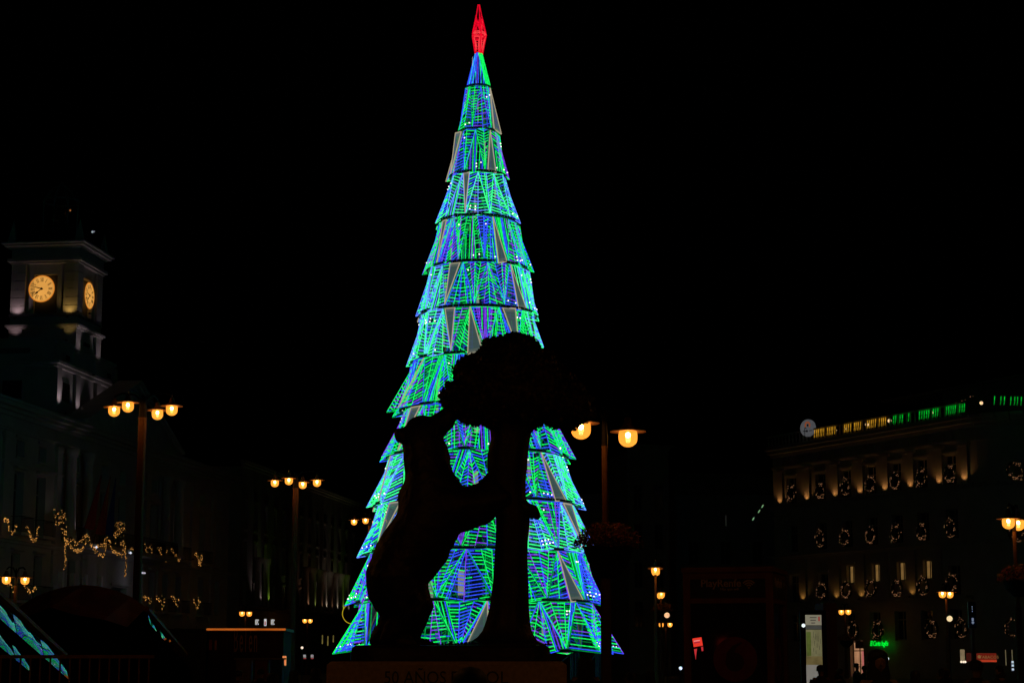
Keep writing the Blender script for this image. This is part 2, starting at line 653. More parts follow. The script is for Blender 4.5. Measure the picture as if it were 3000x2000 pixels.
V = [((8, 1520), (25, 1526), (27, 1550), (35, 1564), (44, 1556), (47, 1532)), ((76, 1541), (85, 1552), (90, 1570), (102, 1590), (110, 1570), (111, 1542)),
     ((424, 1595), (428, 1608), (438, 1630), (445, 1615), (444, 1602), (438, 1602)), ((462, 1604), (470, 1608), (478, 1630), (484, 1643), (489, 1628), (487, 1612)),
     ((500, 1613), (505, 1608), (513, 1625), (523, 1644), (528, 1630), (531, 1622)), ((571, 1622), (578, 1628), (585, 1654), (590, 1640), (591, 1624)),
     ((384, 1605), (389, 1612), (393, 1622))]
LBL = ['upper fairy light swag at the left edge of the hall', 'upper fairy light swag on the second balcony from the left edge', 'upper curled fairy light swag just right of the tall post',
       'upper fairy light swag second to the right of the tall post', 'upper fairy light swag with a wide peak, third right of the tall post', 'upper fairy light swag at the far right end of the hall',
       'short bit of fairy lights just left of the tall post']
for i, v in enumerate(V):
    gar(v, int(34 + 26 * (i < 6)), .08, .045 if i > 1 else .05, LBL[i], seed=i)
V2 = [((26, 1711), (33, 1717), (37, 1725)), ((70, 1713), (80, 1725), (86, 1739), (95, 1727), (103, 1718), (104, 1730)), ((420, 1743), (424, 1757), (432, 1750), (440, 1765), (439, 1748)),
      ((456, 1747), (468, 1757), (476, 1783), (482, 1758), (477, 1747)), ((501, 1748), (512, 1758), (520, 1775), (524, 1760), (519, 1752)), ((565, 1755), (572, 1770), (579, 1783), (586, 1765), (582, 1753))]
LB2 = ['lower fairy lights behind the twin lamp at the left edge', 'lower fairy light swag just right of the twin lamp at the left edge', 'lower fairy light swag right of the tall post under the curled one',
       'lower pointed fairy light swag, second right of the tall post', 'lower fairy light swag, third right of the tall post', 'lower fairy light cluster at the far right end of the hall']
for i, v in enumerate(V2):
    gar(v, 40 if i else 16, .1, .045, LB2[i], seed=20 + i)
# the long balcony
gar([(181, 1552), (190, 1552), (194, 1565), (200, 1590), (210, 1605), (225, 1615), (240, 1610), (247, 1598), (250, 1580), (256, 1570)], 120, .09, .045, 'deep fairy light swag at the left of the long balcony', -1.6, 31)
gar([(208, 1580), (222, 1593), (238, 1585), (246, 1573), (256, 1566), (262, 1590), (275, 1607), (290, 1620), (302, 1628), (309, 1613), (310, 1585)], 150, .09, .045, 'deep fairy light swag in the middle of the long balcony', -1.6, 32)
gar([(283, 1598), (300, 1595), (309, 1578), (312, 1575), (320, 1590), (330, 1612), (345, 1622), (357, 1628), (364, 1612), (364, 1588), (353, 1586)], 140, .1, .045, 'deep fairy light swag at the right of the long balcony', -1.6, 33)
gar([(190, 1555), (192, 1590), (191, 1620), (193, 1640), (189, 1665)], 80, .06, .045, 'straight string of fairy lights falling at the left of the porch', -1.6, 34)
gar([(366, 1600), (370, 1640), (368, 1665), (366, 1688)], 70, .06, .045, 'straight string of fairy lights falling at the right of the porch', -1.6, 35)


def ballwreath(cx, cy_, r, n, label, seed):
    pix = [(cx + r * .8 * math.cos(t), cy_ + r * math.sin(t)) for t in [2 * PI * k / 12 for k in range(13)]]
    pix += [(cx + r * .45 * math.cos(t), cy_ + r * .55 * math.sin(t)) for t in [2 * PI * k / 8 for k in range(9)]]
    return gar(pix, n, .14, .036, label, -1.5, seed, .03, 'light_wreath', 'wreath')


ballwreath(174, 1517, 19, 60, 'round fairy light wreath left of the lit column', 41)
ballwreath(350, 1548, 19, 70, 'round fairy light wreath right of the flags', 42)
gar([(338, 1585), (333, 1565), (350, 1560), (362, 1545)], 30, .12, .04, 'loose fairy light tail below the wreath right of the flags', -1.5, 43)

# ------------------------------------------------------------------ clock tower (same frame, rises behind the facade)
tw = thing('clock_tower', 'square pale stone clock tower with two lit clock faces', 'tower', wl(LF, (0, 0, 16.3)), LF.rotz)
TY = 2.3                               # tower faces the square 2.3 m behind the wall plane
uA = LF.P(228, 850, TY)[0]             # near corner
uB = uA + 4.95
TW = 4.95


def tz(py, px=228):
    return LF.P(px, py, TY)[1] - 16.3


def tbox(name, u0, u1, y0, y1, z0, z1, m=STONE, parent=tw):
    b = MB(); b.box(u0, u1, y0, y1, z0, z1)
    return obj(name, b, m, parent)


Z = {k: tz(v) for k, v in dict(ctop=704, cbot=722, ftop=723, fbot=750, mold=767, shaftb=908, plt=927, plb=962, st2b=1062).items()}
ucA, ucB = uA, uB
yc0, yc1 = TY, TY + TW
ln0, ln1 = uA - 3.6, uA + 8.6     # wide lower stage
LZ = lambda py: LF.P(157, py, TY)[1] - 16.3
# lower wide stage
def proj(p):
    d = p - Vector((0, 0, EYE)); dep = d.y * cp + d.z * sp_
    return 1500 + F * d.x / dep, 1000 - F * (-d.y * sp_ + d.z * cp) / dep


tbox('lower_stage', ln0, ln1, TY, TY + 12, 0, LZ(1068))
tbox('parapet_stage', ln0 + .15, ln1 - .15, TY + .15, TY + 11.8, LZ(1052), LZ(990))
b = MB(); b.box(ln0 - .25, ln1 + .25, TY - .25, TY + 12.2, LZ(1072), LZ(1062)); b.box(ln0 - .4, ln1 + .4, TY - .4, TY + 12.3, LZ(1062) + .001, LZ(1053))
obj('cornice', b, STONE, tw)
b = MB(); b.box(ln0 + .0, ln1, TY + .02, TY + 11.95, LZ(992), LZ(983))
obj('coping', b, STONE, tw)
for (x0_, x1_) in ((ln0, ln0 + .7), (ln0 + 3.5, ln0 + 4.2), (ln1 - 4.6, ln1 - 3.9), (ln1 - .7, ln1)):
    b = MB(); b.box(x0_ - .05, x1_ + .05, TY - .22, TY - .002, 0, LZ(1073))
    b.box(x0_, x1_, TY - .06, TY + .14, LZ(1052), LZ(1000))
    obj('pilaster', b, STONE, tw)
for (uu, z0_, z1_, wd) in ((ln0 + 1.9, LZ(1165), LZ(1110), 1.3), (ln0 + 2.0, LZ(1042), LZ(1025), .8), (ln1 - 1.9, LZ(1042), LZ(1025), .8)):
    f = MB(); f.box(uu - wd / 2 - .12, uu + wd / 2 + .12, TY - .08, TY - .001, z0_ - .12, z1_ + .12)
    wo = obj('window', f, STONE, tw)
    f = MB(); f.box(uu - wd / 2, uu + wd / 2, TY - .1, TY - .02, z0_, z1_); obj('pane', f, GLASSD, wo)
for yy in (4.6, 8.0):
    f = MB(); f.box(ln0 - .08, ln0 - .001, yy - .1, yy + 1.5, LZ(1165) - .1, LZ(1110) + .1)
    wo = obj('window', f, STONE, tw)
    f = MB(); f.box(ln0 - .1, ln0 - .02, yy, yy + 1.4, LZ(1165), LZ(1110)); obj('pane', f, GLASSD, wo)
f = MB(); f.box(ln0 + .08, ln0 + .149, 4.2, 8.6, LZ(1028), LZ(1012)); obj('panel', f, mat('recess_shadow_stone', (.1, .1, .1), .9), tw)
# second stage
z2 = LZ(984)
tbox('second_stage', uA + .2, uB - .2, yc0 + .2, yc1 - .2, z2, Z['plb'] + .05)
for (a, c_) in ((uA - .02, uA + .85), (uB - .95, uB + .02)):
    b = MB()
    z = z2
    while z < Z['plb'] - .1:
        b.box(a, c_, yc0 - .02, yc0 + .9, z, min(z + .93, Z['plb'])); z += .97
    obj('corner_pier', b, STONE, tw)
for (a, c_) in ((yc1 - .95, yc1 + .02),):
    b = MB()
    z = z2
    while z < Z['plb'] - .1:
        b.box(uA - .02, uA + .85, a, c_, z, min(z + .93, Z['plb'])); z += .97
    obj('corner_pier', b, STONE, tw)
f = MB(); f.box((uA + uB) / 2 - .75, (uA + uB) / 2 + .75, yc0 + .12, yc0 + .199, z2 + .5, Z['plb'] - .75)
wo = obj('window', f, STONE, tw)
f = MB(); f.box((uA + uB) / 2 - .55, (uA + uB) / 2 + .55, yc0 + .08, yc0 + .19, z2 + .6, Z['plb'] - .95); obj('pane', f, GLASSD, wo)
# moulding + plinth under the clock stage
b = MB()
b.box(uA - .12, uB + .12, yc0 - .12, yc1 + .12, Z['plb'], Z['plb'] + .12)
b.box(uA - .25, uB + .25, yc0 - .25, yc1 + .25, Z['plb'] + .121, Z['plb'] + .28)
obj('cornice', b, STONE, tw)
tbox('plinth', uA + .02, uB - .02, yc0 + .02, yc1 - .02, Z['plb'] + .281, Z['plt'])
b = MB(); b.box(uA - .05, uB + .05, yc0 - .05, yc1 + .05, Z['plt'] + .001, Z['shaftb'] - .22)
obj('plinth_band', b, mat('dark_plinth_band', (.09, .09, .09), .9), tw)  # band in a darker grey than the stone around it
# clock stage: four rusticated piers, recessed dark bays
zb, zt_ = Z['shaftb'] - .22, Z['mold']
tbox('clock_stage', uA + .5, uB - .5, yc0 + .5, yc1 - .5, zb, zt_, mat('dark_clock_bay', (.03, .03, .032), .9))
PW = 1.05
for (a, b0) in ((uA, yc0), (uB - PW, yc0), (uA, yc1 - PW), (uB - PW, yc1 - PW)):
    b = MB()
    n = 6
    hh = (zt_ - zb) / n
    for k in range(n):
        b.box(a, a + PW, b0, b0 + PW, zb + k * hh + .0, zb + (k + 1) * hh - .05)
        b.box(a + .03, a + PW - .03, b0 + .03, b0 + PW - .03, zb + (k + 1) * hh - .05, zb + (k + 1) * hh)
    obj('corner_pier', b, STONE, tw)
# inner jambs (pale) framing the dark bay
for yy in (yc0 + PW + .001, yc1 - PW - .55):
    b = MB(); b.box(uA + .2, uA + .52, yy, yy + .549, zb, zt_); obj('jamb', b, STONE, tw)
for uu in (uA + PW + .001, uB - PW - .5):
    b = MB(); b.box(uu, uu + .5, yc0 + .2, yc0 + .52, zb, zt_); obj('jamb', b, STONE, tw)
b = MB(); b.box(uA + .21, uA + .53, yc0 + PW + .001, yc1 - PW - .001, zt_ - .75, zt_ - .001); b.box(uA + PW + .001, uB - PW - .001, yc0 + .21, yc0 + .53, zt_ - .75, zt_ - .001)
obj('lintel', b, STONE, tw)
# mouldings, frieze and top cornice
b = MB()
b.box(uA - .1, uB + .1, yc0 - .1, yc1 + .1, zt_ + .001, zt_ + .14)
b.box(uA - .26, uB + .26, yc0 - .26, yc1 + .26, zt_ + .141, zt_ + .36)
obj('cornice', b, STONE, tw)
tbox('frieze', uA - .02, uB + .02, yc0 - .02, yc1 + .02, zt_ + .361, Z['cbot'])
b = MB()
b.box(uA - .2, uB + .2, yc0 - .2, yc1 + .2, Z['cbot'] + .001, Z['cbot'] + .14)
b.box(uA - .45, uB + .45, yc0 - .45, yc1 + .45, Z['cbot'] + .141, Z['cbot'] + .3)
b.box(uA - .62, uB + .62, yc0 - .62, yc1 + .62, Z['cbot'] + .301, Z['cbot'] + .42)
obj('cornice', b, STONE, tw)
zr = Z['cbot'] + .42
mid = ((uA + uB) / 2, (yc0 + yc1) / 2)
b = MB(); b.add([(uA - .3, yc0 - .3, zr), (uB + .3, yc0 - .3, zr), (uB + .3, yc1 + .3, zr), (uA - .3, yc1 + .3, zr), (mid[0], mid[1], zr + 1.9)], [(0, 1, 4), (1, 2, 4), (2, 3, 4), (3, 0, 4), (0, 3, 2, 1)])
obj('roof', b, ROOFM, tw)
# iron bell frame with ball on top
b = MB()
for k in range(8):
    t = 2 * PI * k / 8
    p0 = Vector((mid[0] + 1.3 * math.cos(t), mid[1] + 1.3 * math.sin(t), zr + .4))
    p1 = p0 + Vector((0, 0, 3.2)); b.tube(p0, p1, .05, 5)
    p2 = Vector((mid[0] + .7 * math.cos(t), mid[1] + .7 * math.sin(t), zr + 4.4)); b.tube(p1, p2, .05, 5)
    b.tube(p2, (mid[0], mid[1], zr + 5), .05, 5)
b.lathe([(1.35, zr + 3.55), (1.35, zr + 3.65)], 16, mid[0], mid[1])
obj('bell_cage', b, mat('cupola_grey', (.2, .2, .2), .7), tw)
b = MB(); b.lathe([(.02, zr + 3.2), (.3, zr + 3.1), (.4, zr + 2.6), (.6, zr + 2.2), (.62, zr + 2.15)], 14, mid[0], mid[1])
obj('bell', b, mat('bell_bronze', (.25, .15, .06), .35, .9), tw, smooth=True)
for (uu, yy) in ((uA, yc0), (uB, yc0), (uA, yc1), (uB, yc1)):
    b = MB(); b.add([(uu - .3, yy - .3, zr + .02), (uu + .3, yy - .3, zr + .02), (uu + .3, yy + .3, zr + .02), (uu - .3, yy + .3, zr + .02), (uu, yy, zr + 1.7)], [(0, 1, 4), (1, 2, 4), (2, 3, 4), (3, 0, 4)])
    obj('corner_finial', b, STONE, tw)
bc = MB(); bc.ball((0, 0, 0), .09)
tag(obj('roof_lamp', bc, emat('dim_roof_lamp', (1, .35, .1), .25), None, loc=wl(LF, (mid[0] + .3, mid[1] - .6, 16.3 + zr + 3.0))), 'faint amber lamp inside the bell cage on top of the tower', 'lamp')
bc = MB(); bc.ball((0, 0, 0), .11); bc.ball((.12, 0, .03), .06)
tag(obj('roof_lamp', bc, emat('dim_white_roof_lamp', (.6, .62, .7), .4), None, loc=wl(LF, (mid[0] - .3, yc0 - .1, 16.3 + zr + 1.2))), 'faint white lamp on the roof above the clock', 'lamp')

# clock faces -------------------------------------------------------
CLK = emat('lit_clock_dial', (1., .46, .09), .72, var=.14, scale=.8)
CLKR = emat('clock_dial_rim', (1., .30, .03), .62)
INK = mat('clock_ink', (.01, .008, .006), .8)


def numeral(s_):
    b = MB()
    H, wI, wV, wX = .26, .05, .12, .12
    adv = {'I': .055, 'V': .13, 'X': .13}
    tot = sum(adv[c] for c in s_)
    x = -tot / 2
    for c in s_:
        cx = x + adv[c] / 2
        if c == 'I':
            b.box(cx - .013, cx + .013, -.012, 0, -H / 2, H / 2)
        else:
            def st(x0, z0, x1, z1, t):
                b.add([(x0 - t, -.012, z0), (x0 + t, -.012, z0), (x1 + t, -.012, z1), (x1 - t, -.012, z1)], [(0, 1, 2, 3)])
            if c == 'V':
                st(cx, -H / 2, cx - .055, H / 2, .014); st(cx, -H / 2, cx + .055, H / 2, .008)
            else:
                st(cx - .055, -H / 2, cx + .055, H / 2, .008); st(cx + .055, -H / 2, cx - .055, H / 2, .014)
        x += adv[c]
    b.box(-tot / 2, tot / 2, -.0115, 0, H / 2 - .012, H / 2); b.box(-tot / 2, tot / 2, -.0115, 0, -H / 2, -H / 2 + .012)
    return b


NUM = [numeral(s_).mesh('numeral', [INK]) for s_ in ('XII', 'I', 'II', 'III', 'IIII', 'V', 'VI', 'VII', 'VIII', 'IX', 'X', 'XI')]


def clock(loc, rz, parent, rad=.93):
    """dial in local XZ plane facing -Y"""
    d = MB()
    n = 48
    d.add([(0, 0, 0)] + [(rad * math.sin(2 * PI * k / n), 0, rad * math.cos(2 * PI * k / n)) for k in range(n)], [(0, (k + 1) % n + 1, k + 1) for k in range(n)])
    o = obj('clock_face', d, CLK, parent, loc=loc, rot=(0, 0, rz))
    r_ = MB()
    for k in range(n):
        t0, t1 = 2 * PI * k / n, 2 * PI * (k + 1) / n
        r_.add([(rr * math.sin(t), yy, rr * math.cos(t)) for t in (t0, t1) for (rr, yy) in ((rad * .965, -.008), (rad * 1.0, -.03), (rad * 1.04, -.0))],
               [(0, 3, 4, 1), (1, 4, 5, 2)])
    obj('rim', r_, CLKR, o)
    tk = MB()
    for k in range(60):
        t = 2 * PI * k / 60; s_ = .016 if k % 5 == 0 else .009
        tk.add([(rad * .9 * math.sin(t) + dx, -.01, rad * .9 * math.cos(t) + dz) for dx, dz in ((-s_, -s_), (s_, -s_), (s_, s_), (-s_, s_))], [(0, 1, 2, 3)])
    obj('minute_ticks', tk, INK, o)
    for k in range(12):
        t = 2 * PI * k / 12
        obj('numeral', NUM[k], None, o, loc=(rad * .7 * math.sin(t), -.002, rad * .7 * math.cos(t)), rot=(0, t, 0))
    mh = MB(); mh.add([(-.035, -.03, -.12), (.035, -.03, -.12), (.03, -.03, .3), (.01, -.03, rad * .93), (-.01, -.03, rad * .93), (-.03, -.03, .3)], [(0, 1, 2, 3, 4, 5)])
    obj('minute_hand', mh, INK, o, rot=(0, R(286), 0))
    hh = MB(); hh.add([(-.03, -.04, 0), (.03, -.04, 0), (.025, -.04, .33), (.085, -.04, .4), (.0, -.04, .62), (-.085, -.04, .4), (-.025, -.04, .33)], [(0, 1, 2, 3, 4, 5, 6)])
    hh.lathe([(.001, 0), (.001, 0)], 4)
    hb = [(0.09 * math.sin(2 * PI * k / 14), -.045, .09 * math.cos(2 * PI * k / 14)) for k in range(14)]
    hh.add(hb, [tuple(reversed(range(14)))])
    obj('hour_hand', hh, INK, o, rot=(0, R(231), 0))


zc = LF.P(228, 846, TY)[1] - 16.3
yk = min((mid[1] + d_ * .02 for d_ in range(-60, 60)), key=lambda y: abs(proj(wl(LF, (uA + .2, y, 16.3 + zc)))[0] - 122))
zk = min((zc + d_ * .02 for d_ in range(-60, 60)), key=lambda z: abs(proj(wl(LF, (uA + .2, yk, 16.3 + z)))[1] - 846))
clock((uA + .2, yk, zk), -PI / 2, tw)
uk = min((mid[0] + d_ * .02 for d_ in range(-60, 60)), key=lambda u: abs(proj(wl(LF, (u, yc0 + .12, 16.3 + zc)))[0] - 262))
zk2 = min((zc + d_ * .02 for d_ in range(-60, 60)), key=lambda z: abs(proj(wl(LF, (uk, yc0 + .12, 16.3 + z)))[1] - 866))
clock((uk, yc0 + .12, zk2), 0, tw)
# tower floodlights
flood(LF, (uA - .42, yc1 - .55, 16.3 + Z['plt'] - .05), (.06, 0, 1), 40, (1, .66, .74), R(120), 'small floodlight at the foot of the left pier of the tower', GW)
flood(LF, (uA - .42, yc0 + .55, 16.3 + Z['plt'] - .05), (.06, 0, 1), 36, (1, .58, .14), R(120), 'small floodlight at the foot of the pier between the two clocks', GW)
flood(LF, (uA - .6, yc1 - .5, 16.3 + Z['plb'] - .9), (.2, 0, 1), 26, (1, .66, .74), R(90), 'small floodlight under the plinth of the left tower pier', GW)
flood(LF, (uA - .6, yc0 + .5, 16.3 + Z['plb'] - .9), (.2, 0, 1), 12, (1, .62, .18), R(90), 'small floodlight under the plinth of the pier between the clocks', GW)
flood(LF, (uA + .5, yc0 - 1.2, 16.3 + z2 - 1.9), (0, .24, 1), 130, MAG, R(52), 'small floodlight below the near corner of the tower side', GW)
flood(LF, (uB - .4, yc0 - 1.2, 16.3 + z2 - 1.9), (0, .24, 1), 110, MAG, R(52), 'small floodlight below the far corner of the tower side', GW)
for (uu, e_, lb_) in ((ln0 + .3, 90, 'nearest the camera'), (ln0 + 3.8, 60, 'second from the near corner'), (ln1 - 4.2, 60, 'third from the near corner'), (ln1 - .3, 60, 'at the far corner')):
    flood(LF, (uu, TY - .75, 18.2), (0, .08, 1), e_ * 1.2, MAG, R(80), 'small floodlight on the hall roof under the wide stage, ' + lb_, GW)
flood(LF, (uA + .5, yc0 - .75, 16.3 + Z['mold'] - 3.5), (0.15, .1, 1), 4, MAG, R(60), 'small floodlight beside the second clock lighting the cornice', GW)

# ================================================================== generic street blocks
def block(az, px, py_top, r_, width, floors, zbase, fh, m, label, depth=14, bay=3.4, xoff=0., litk=None, winw=1.2, parapet=True, name='apartment_building'):
    """a street block; its left front corner stands at pixel px, distance r_"""
    p = at(px, py_top, r_)
    u_ = Vector((math.sin(R(az)), math.cos(R(az)), 0))
    t = thing(name, label, 'building', (p.x, p.y, 0), math.atan2(u_.y, u_.x))
    H = p.z
    ops_ = []
    nb = int(width / bay)
    for i in range(nb):
        x = (i + .5) * width / nb
        for k in range(floors):
            z = zbase + k * fh
            if z + fh * .75 < H - .6:
                ops_.append((x - winw / 2, x + winw / 2, z, z + fh * .68))
    facade(t, width, 0, H, ops_, m, depth=depth, reveal=.3)
    cornice(t, 0, width, H, ((.1, .25), (.4, .2), (.6, .15)), m)
    cornice(t, 0, width, zbase - 1.0, ((.1, .2), (.3, .15)), m, name='string_course')
    return t, H


# street beyond the hall
b2, H2 = block(7.7, 709, 1364, 188, 92, 4, 6.6, 4.0, STONE2, 'dim ochre street block beyond the hall with floodlit first floor columns', depth=20, bay=3.8)
# its end wall already part of the block: add windows there
LB = Frame(7.7, -b2.location.xy.to_3d().dot(Vector((math.cos(R(7.7)), -math.sin(R(7.7)), 0))), 0)
LB.loc = b2.location.copy(); LB.u0 = b2.location.dot(LB.u); LB.c = b2.location.dot(LB.inn)
GS = 'uplights on the columns beyond the hall'
COLS = {'y': (.75, 1, .25), 'w': (1, .85, .7), 'g': (.5, 1, .1), 'p': (1, .8, .9), 'o': (1, .5, .3)}
SP = [(692, 'y', 20), (742, 'p', 22), (766, 'g', 40), (838, 'y', 12), (884, 'o', 30), (905, 'y', 24), (925, 'o', 12), (938, 'w', 60), (955, 'o', 14), (971, 'w', 60), (988, 'g', 60), (1004, 'w', 20)]
for i, (px, k, e_) in enumerate(SP):
    u_, zb_ = LB.P(px, 1772, 0) if px > 705 else (0.0, 8.2)
    zb_ = 7.3
    if px <= 705:
        continue
    c_ = MB(); c_.lathe([(.5, zb_ - .4), (.5, zb_), (.38, zb_ + .2), (.34, 11.2), (.5, 11.6), (.5, 11.9)], 12)
    obj('column', c_, STONE2, b2, loc=(u_, -.45, 0), smooth=True)
    names = {'y': 'yellow green', 'w': 'white', 'g': 'bright green', 'p': 'pinkish', 'o': 'orange'}
    flood(LB, (u_, -1.3, zb_ + .05), (0, .3, 1), e_ * 1.1, COLS[k], R(95), '%s uplight under the %s floodlit column along the street beyond the hall' % (names[k], ['', 'first', 'second', 'third', 'fourth', 'fifth', 'sixth', 'seventh', 'eighth', 'ninth', 'tenth', 'last'][i]), GS)
b = MB(); b.box(0, 90, -1.6, -.002, 6.6, 6.85); obj('ledge', b, STONE2, b2)
# end wall windows
for k in range(3):
    for yy in (3.5, 8, 12.5):
        f = MB(); f.box(-.06, -.001, yy, yy + 1.3, 7 + 4 * k, 9.6 + 4 * k); wo = obj('window', f, FRAMEW, b2)
        f = MB(); f.box(-.08, -.02, yy + .1, yy + 1.2, 7.1 + 4 * k, 9.5 + 4 * k); obj('pane', f, GLASSD, wo)

b3, _ = block(82, 1838, 1318, 205, 4.6, 4, 5, 4.2, STONE2, 'narrow dark building rising behind the right twin lamp', depth=14, bay=2.3, winw=1.)
b4, _ = block(86, 1700, 1462, 215, 26, 3, 4.5, 3.9, STONE, 'low dark block across the far side of the square', depth=12)
b5, _ = block(84, 1955, 1400, 220, 13, 4, 4, 4.2, BRICKRED, 'dark reddish block left of the department store', depth=12)

# ================================================================== RIGHT BUILDING (department store)
az_r = 180 - 27.6
RF = Frame(az_r, 105.0, 0)
u_l, _ = RF.P(2262, 1290)
RF.u0 = u_l
RF.loc = RF.u * u_l + RF.inn * RF.c
store = thing('department_store', 'large store building with wreaths, uplit pilasters and lit roof balustrade', 'building', RF.loc, RF.rotz)
X = lambda px, py: RF.P(px, py)
xr = X(2838, 1400)[0]
ztop = X(2560, 1296)[1]
rows = [(X(2552, 1418)[1], 3.2), (X(2552, 1567)[1], 3.2), (X(2552, 1723)[1], 3.1), (X(2552, 1845)[1], 2.6)]
wx = [X(a, b_)[0] for a, b_ in ((2319, 1445), (2404, 1436), (2478, 1426), (2551, 1418), (2624, 1408), (2700, 1400), (2784, 1386))]
LITW = emat('warm_lit_room', (1, .55, .16), .16, var=.25, scale=1.5)
LITS = emat('warm_lit_shop', (1, .48, .24), .34, var=.3, scale=1.2)
ops_ = []
for i, x in enumerate(wx):
    for k, (zc_, h) in enumerate(rows):
        lit = (k == 2 and i in (2, 3, 4, 5))
        top = zc_ + 2.2 if k == 2 else zc_ + 1.5
        if k == 2 and lit:
            ops_.append((x - .25, x + .85, zc_ + .55, zc_ + 2.15, LITW))
        else:
            ops_.append((x - .75, x + .75, zc_ - .9, zc_ + 1.6))
for i in range(len(wx) - 1):
    x = (wx[i] + wx[i + 1]) / 2
    lit_shop = (i == 1 or i == 2)
xd, zd = X(2490, 1873); xd2, _ = X(2529, 1873)
ops_.append((xd, xd2, .1, zd, LITS))
facade(store, xr, 0, ztop, ops_, STONE2, depth=25, reveal=.35)
cornice(store, 0, xr, ztop, ((.2, .3), (.6, .35), (.9, .25)), STONE2, ends=False)
zsc = [X(2552, 1444)[1], X(2552, 1600)[1], X(2552, 1750)[1]]
for z in zsc:
    cornice(store, 0, xr, z - .5, ((.2, .15), (.7, .18)), STONE2, name='string_course', ends=False)
zf = X(2552, 1335)[1]
cornice(store, 0, xr, zf, ((.08, .12), (.2, .12)), STONE2, name='string_course', ends=False)
b = MB()
for i in range(int(xr / 1.15)):
    b.box(i * 1.15 + .2, i * 1.15 + .62, -.14, -.002, ztop - .75, ztop - .2)
obj('carved_frieze', b, STONE2, store, kind='stuff')
UPX = [(2289, 1468), (2368, 1461), (2451, 1450), (2524, 1443), (2597, 1434), (2672, 1425), (2756, 1413), (2830, 1403)]
GU = 'uplights on the department store pilasters'
ordn = ['first', 'second', 'third', 'fourth', 'fifth', 'sixth', 'seventh', 'eighth', 'ninth', 'tenth']
for i, (px, py) in enumerate(UPX):
    x, z = X(px, py)
    z = zsc[0] - .15
    b = MB(); b.box(-.4, .4, -.16, -.002, z, zf - .3); b.box(-.65, .65, -.26, -.002, zf - .32, zf - .05); b.box(-.62, .62, -.19, -.002, z, z + .12)
    obj('pilaster', b, STONE2, store, loc=(x, 0, 0))
    flood(RF, (x, -.5, z + .1), (0, .2, 1), 19, (1, .46, .14), R(120), 'warm uplight at the foot of the %s upper pilaster from the left' % ordn[i], GU)
for i, (px, py) in enumerate(((2356, 1742), (2455, 1742), (2528, 1740), (2600, 1737), (2677, 1735), (2755, 1733))):
    x, _ = X(px, py); z = zsc[2] - .1
    b = MB(); b.box(-.42, .42, -.14, -.002, z, zsc[1] - .6)
    obj('pilaster', b, STONE2, store, loc=(x, 0, 0))
    if i not in (3, 5):
        flood(RF, (x, -.45, z + .1), (0, .2, 1), 8, (1, .50, .12), R(130), 'dim warm uplight at the foot of the %s lower pilaster from the left' % ordn[i], GU)
# rounded corner + receding right wing
p_c = RF.loc + RF.u * xr
CF = Frame(80, 0, 0)
nseg = 8
ang0, ang1 = RF.rotz, CF.rotz
Rc = 3.2
pts2 = []
b = MB(); bzs = [MB() for _ in range(8)]
dirp = p_c.copy(); prev = p_c.copy()
path = [prev.copy()]
a0 = math.atan2(RF.u.y, RF.u.x); a1 = math.atan2(CF.u.y, CF.u.x)
for k in range(nseg):
    a_ = a0 + (a1 - a0) * (k + .5) / nseg
    prev = prev + Vector((math.cos(a_), math.sin(a_), 0)) * 1.05
    path.append(prev.copy())
inv = Matrix.Rotation(-RF.rotz, 3, 'Z')
lp = [inv @ (p - RF.loc) for p in path]
for k in range(nseg):
    p, q = lp[k], lp[k + 1]
    b.quad((p.x, p.y, 0), (q.x, q.y, 0), (q.x, q.y, ztop), (p.x, p.y, ztop))
    m_ = (p + q) / 2; d_ = (q - p); nrm = Vector((d_.y, -d_.x, 0)).normalized()
    for mi_, (zz, oo, h) in enumerate(((ztop, .3, .3), (ztop + .301, .65, .35), (ztop + .652, .95, .25), (zsc[0] - .5, .3, .15), (zsc[0] - .349, .7, .17), (zsc[1] - .5, .3, .15), (zsc[1] - .349, .7, .17), (zf, .15, .24))):
        bzs[mi_].add([(p.x, p.y, zz), (q.x, q.y, zz), (q.x + nrm.x * oo, q.y + nrm.y * oo, zz), (p.x + nrm.x * oo, p.y + nrm.y * oo, zz),
                (p.x, p.y, zz + h), (q.x, q.y, zz + h), (q.x + nrm.x * oo, q.y + nrm.y * oo, zz + h), (p.x + nrm.x * oo, p.y + nrm.y * oo, zz + h)],
               [(0, 1, 2, 3), (4, 7, 6, 5), (3, 2, 6, 7), (0, 3, 7, 4), (1, 5, 6, 2)])
obj('corner_wall', b, STONE2, store)
for bz in bzs:
    obj('corner_moulding', bz, STONE2, store)
pe_ = path[-1]
wing = thing('store_wing', 'right wing of the store receding past the rounded corner', 'building', pe_, CF.rotz)
CF.u0 = pe_.dot(CF.u); CF.c = pe_.dot(CF.inn); CF.loc = pe_.copy()
wo_ = []
for i in range(9):
    x = 3.0 + i * 4.2
    for (zc_, h) in rows:
        wo_.append((x - .8, x + .8, zc_ - .9, zc_ + 1.6))
facade(wing, 40, 0, ztop, wo_, BRICKRED, depth=25, reveal=.35)
cornice(wing, 0, 40, ztop, ((.2, .3), (.6, .35), (.9, .25)), STONE2, ends=False)
for z in zsc[:2]:
    cornice(wing, 0, 40, z - .5, ((.2, .15), (.7, .18)), STONE2, name='string_course', ends=False)
xq, _ = CF.P(2898, 1401)
b = MB(); b.box(-.7, .7, -.16, -.002, zsc[0] - .15, zf - .3); b.box(-.85, .85, -.26, -.002, zf - .32, zf - .05)
obj('pilaster', b, STONE2, wing, loc=(.9, 0, 0))
flood(CF, (.9, -.5, zsc[0]), (0, .2, 1), 19, (1, .46, .14), R(120), 'warm uplight at the foot of the wide pilaster past the rounded corner', GU)

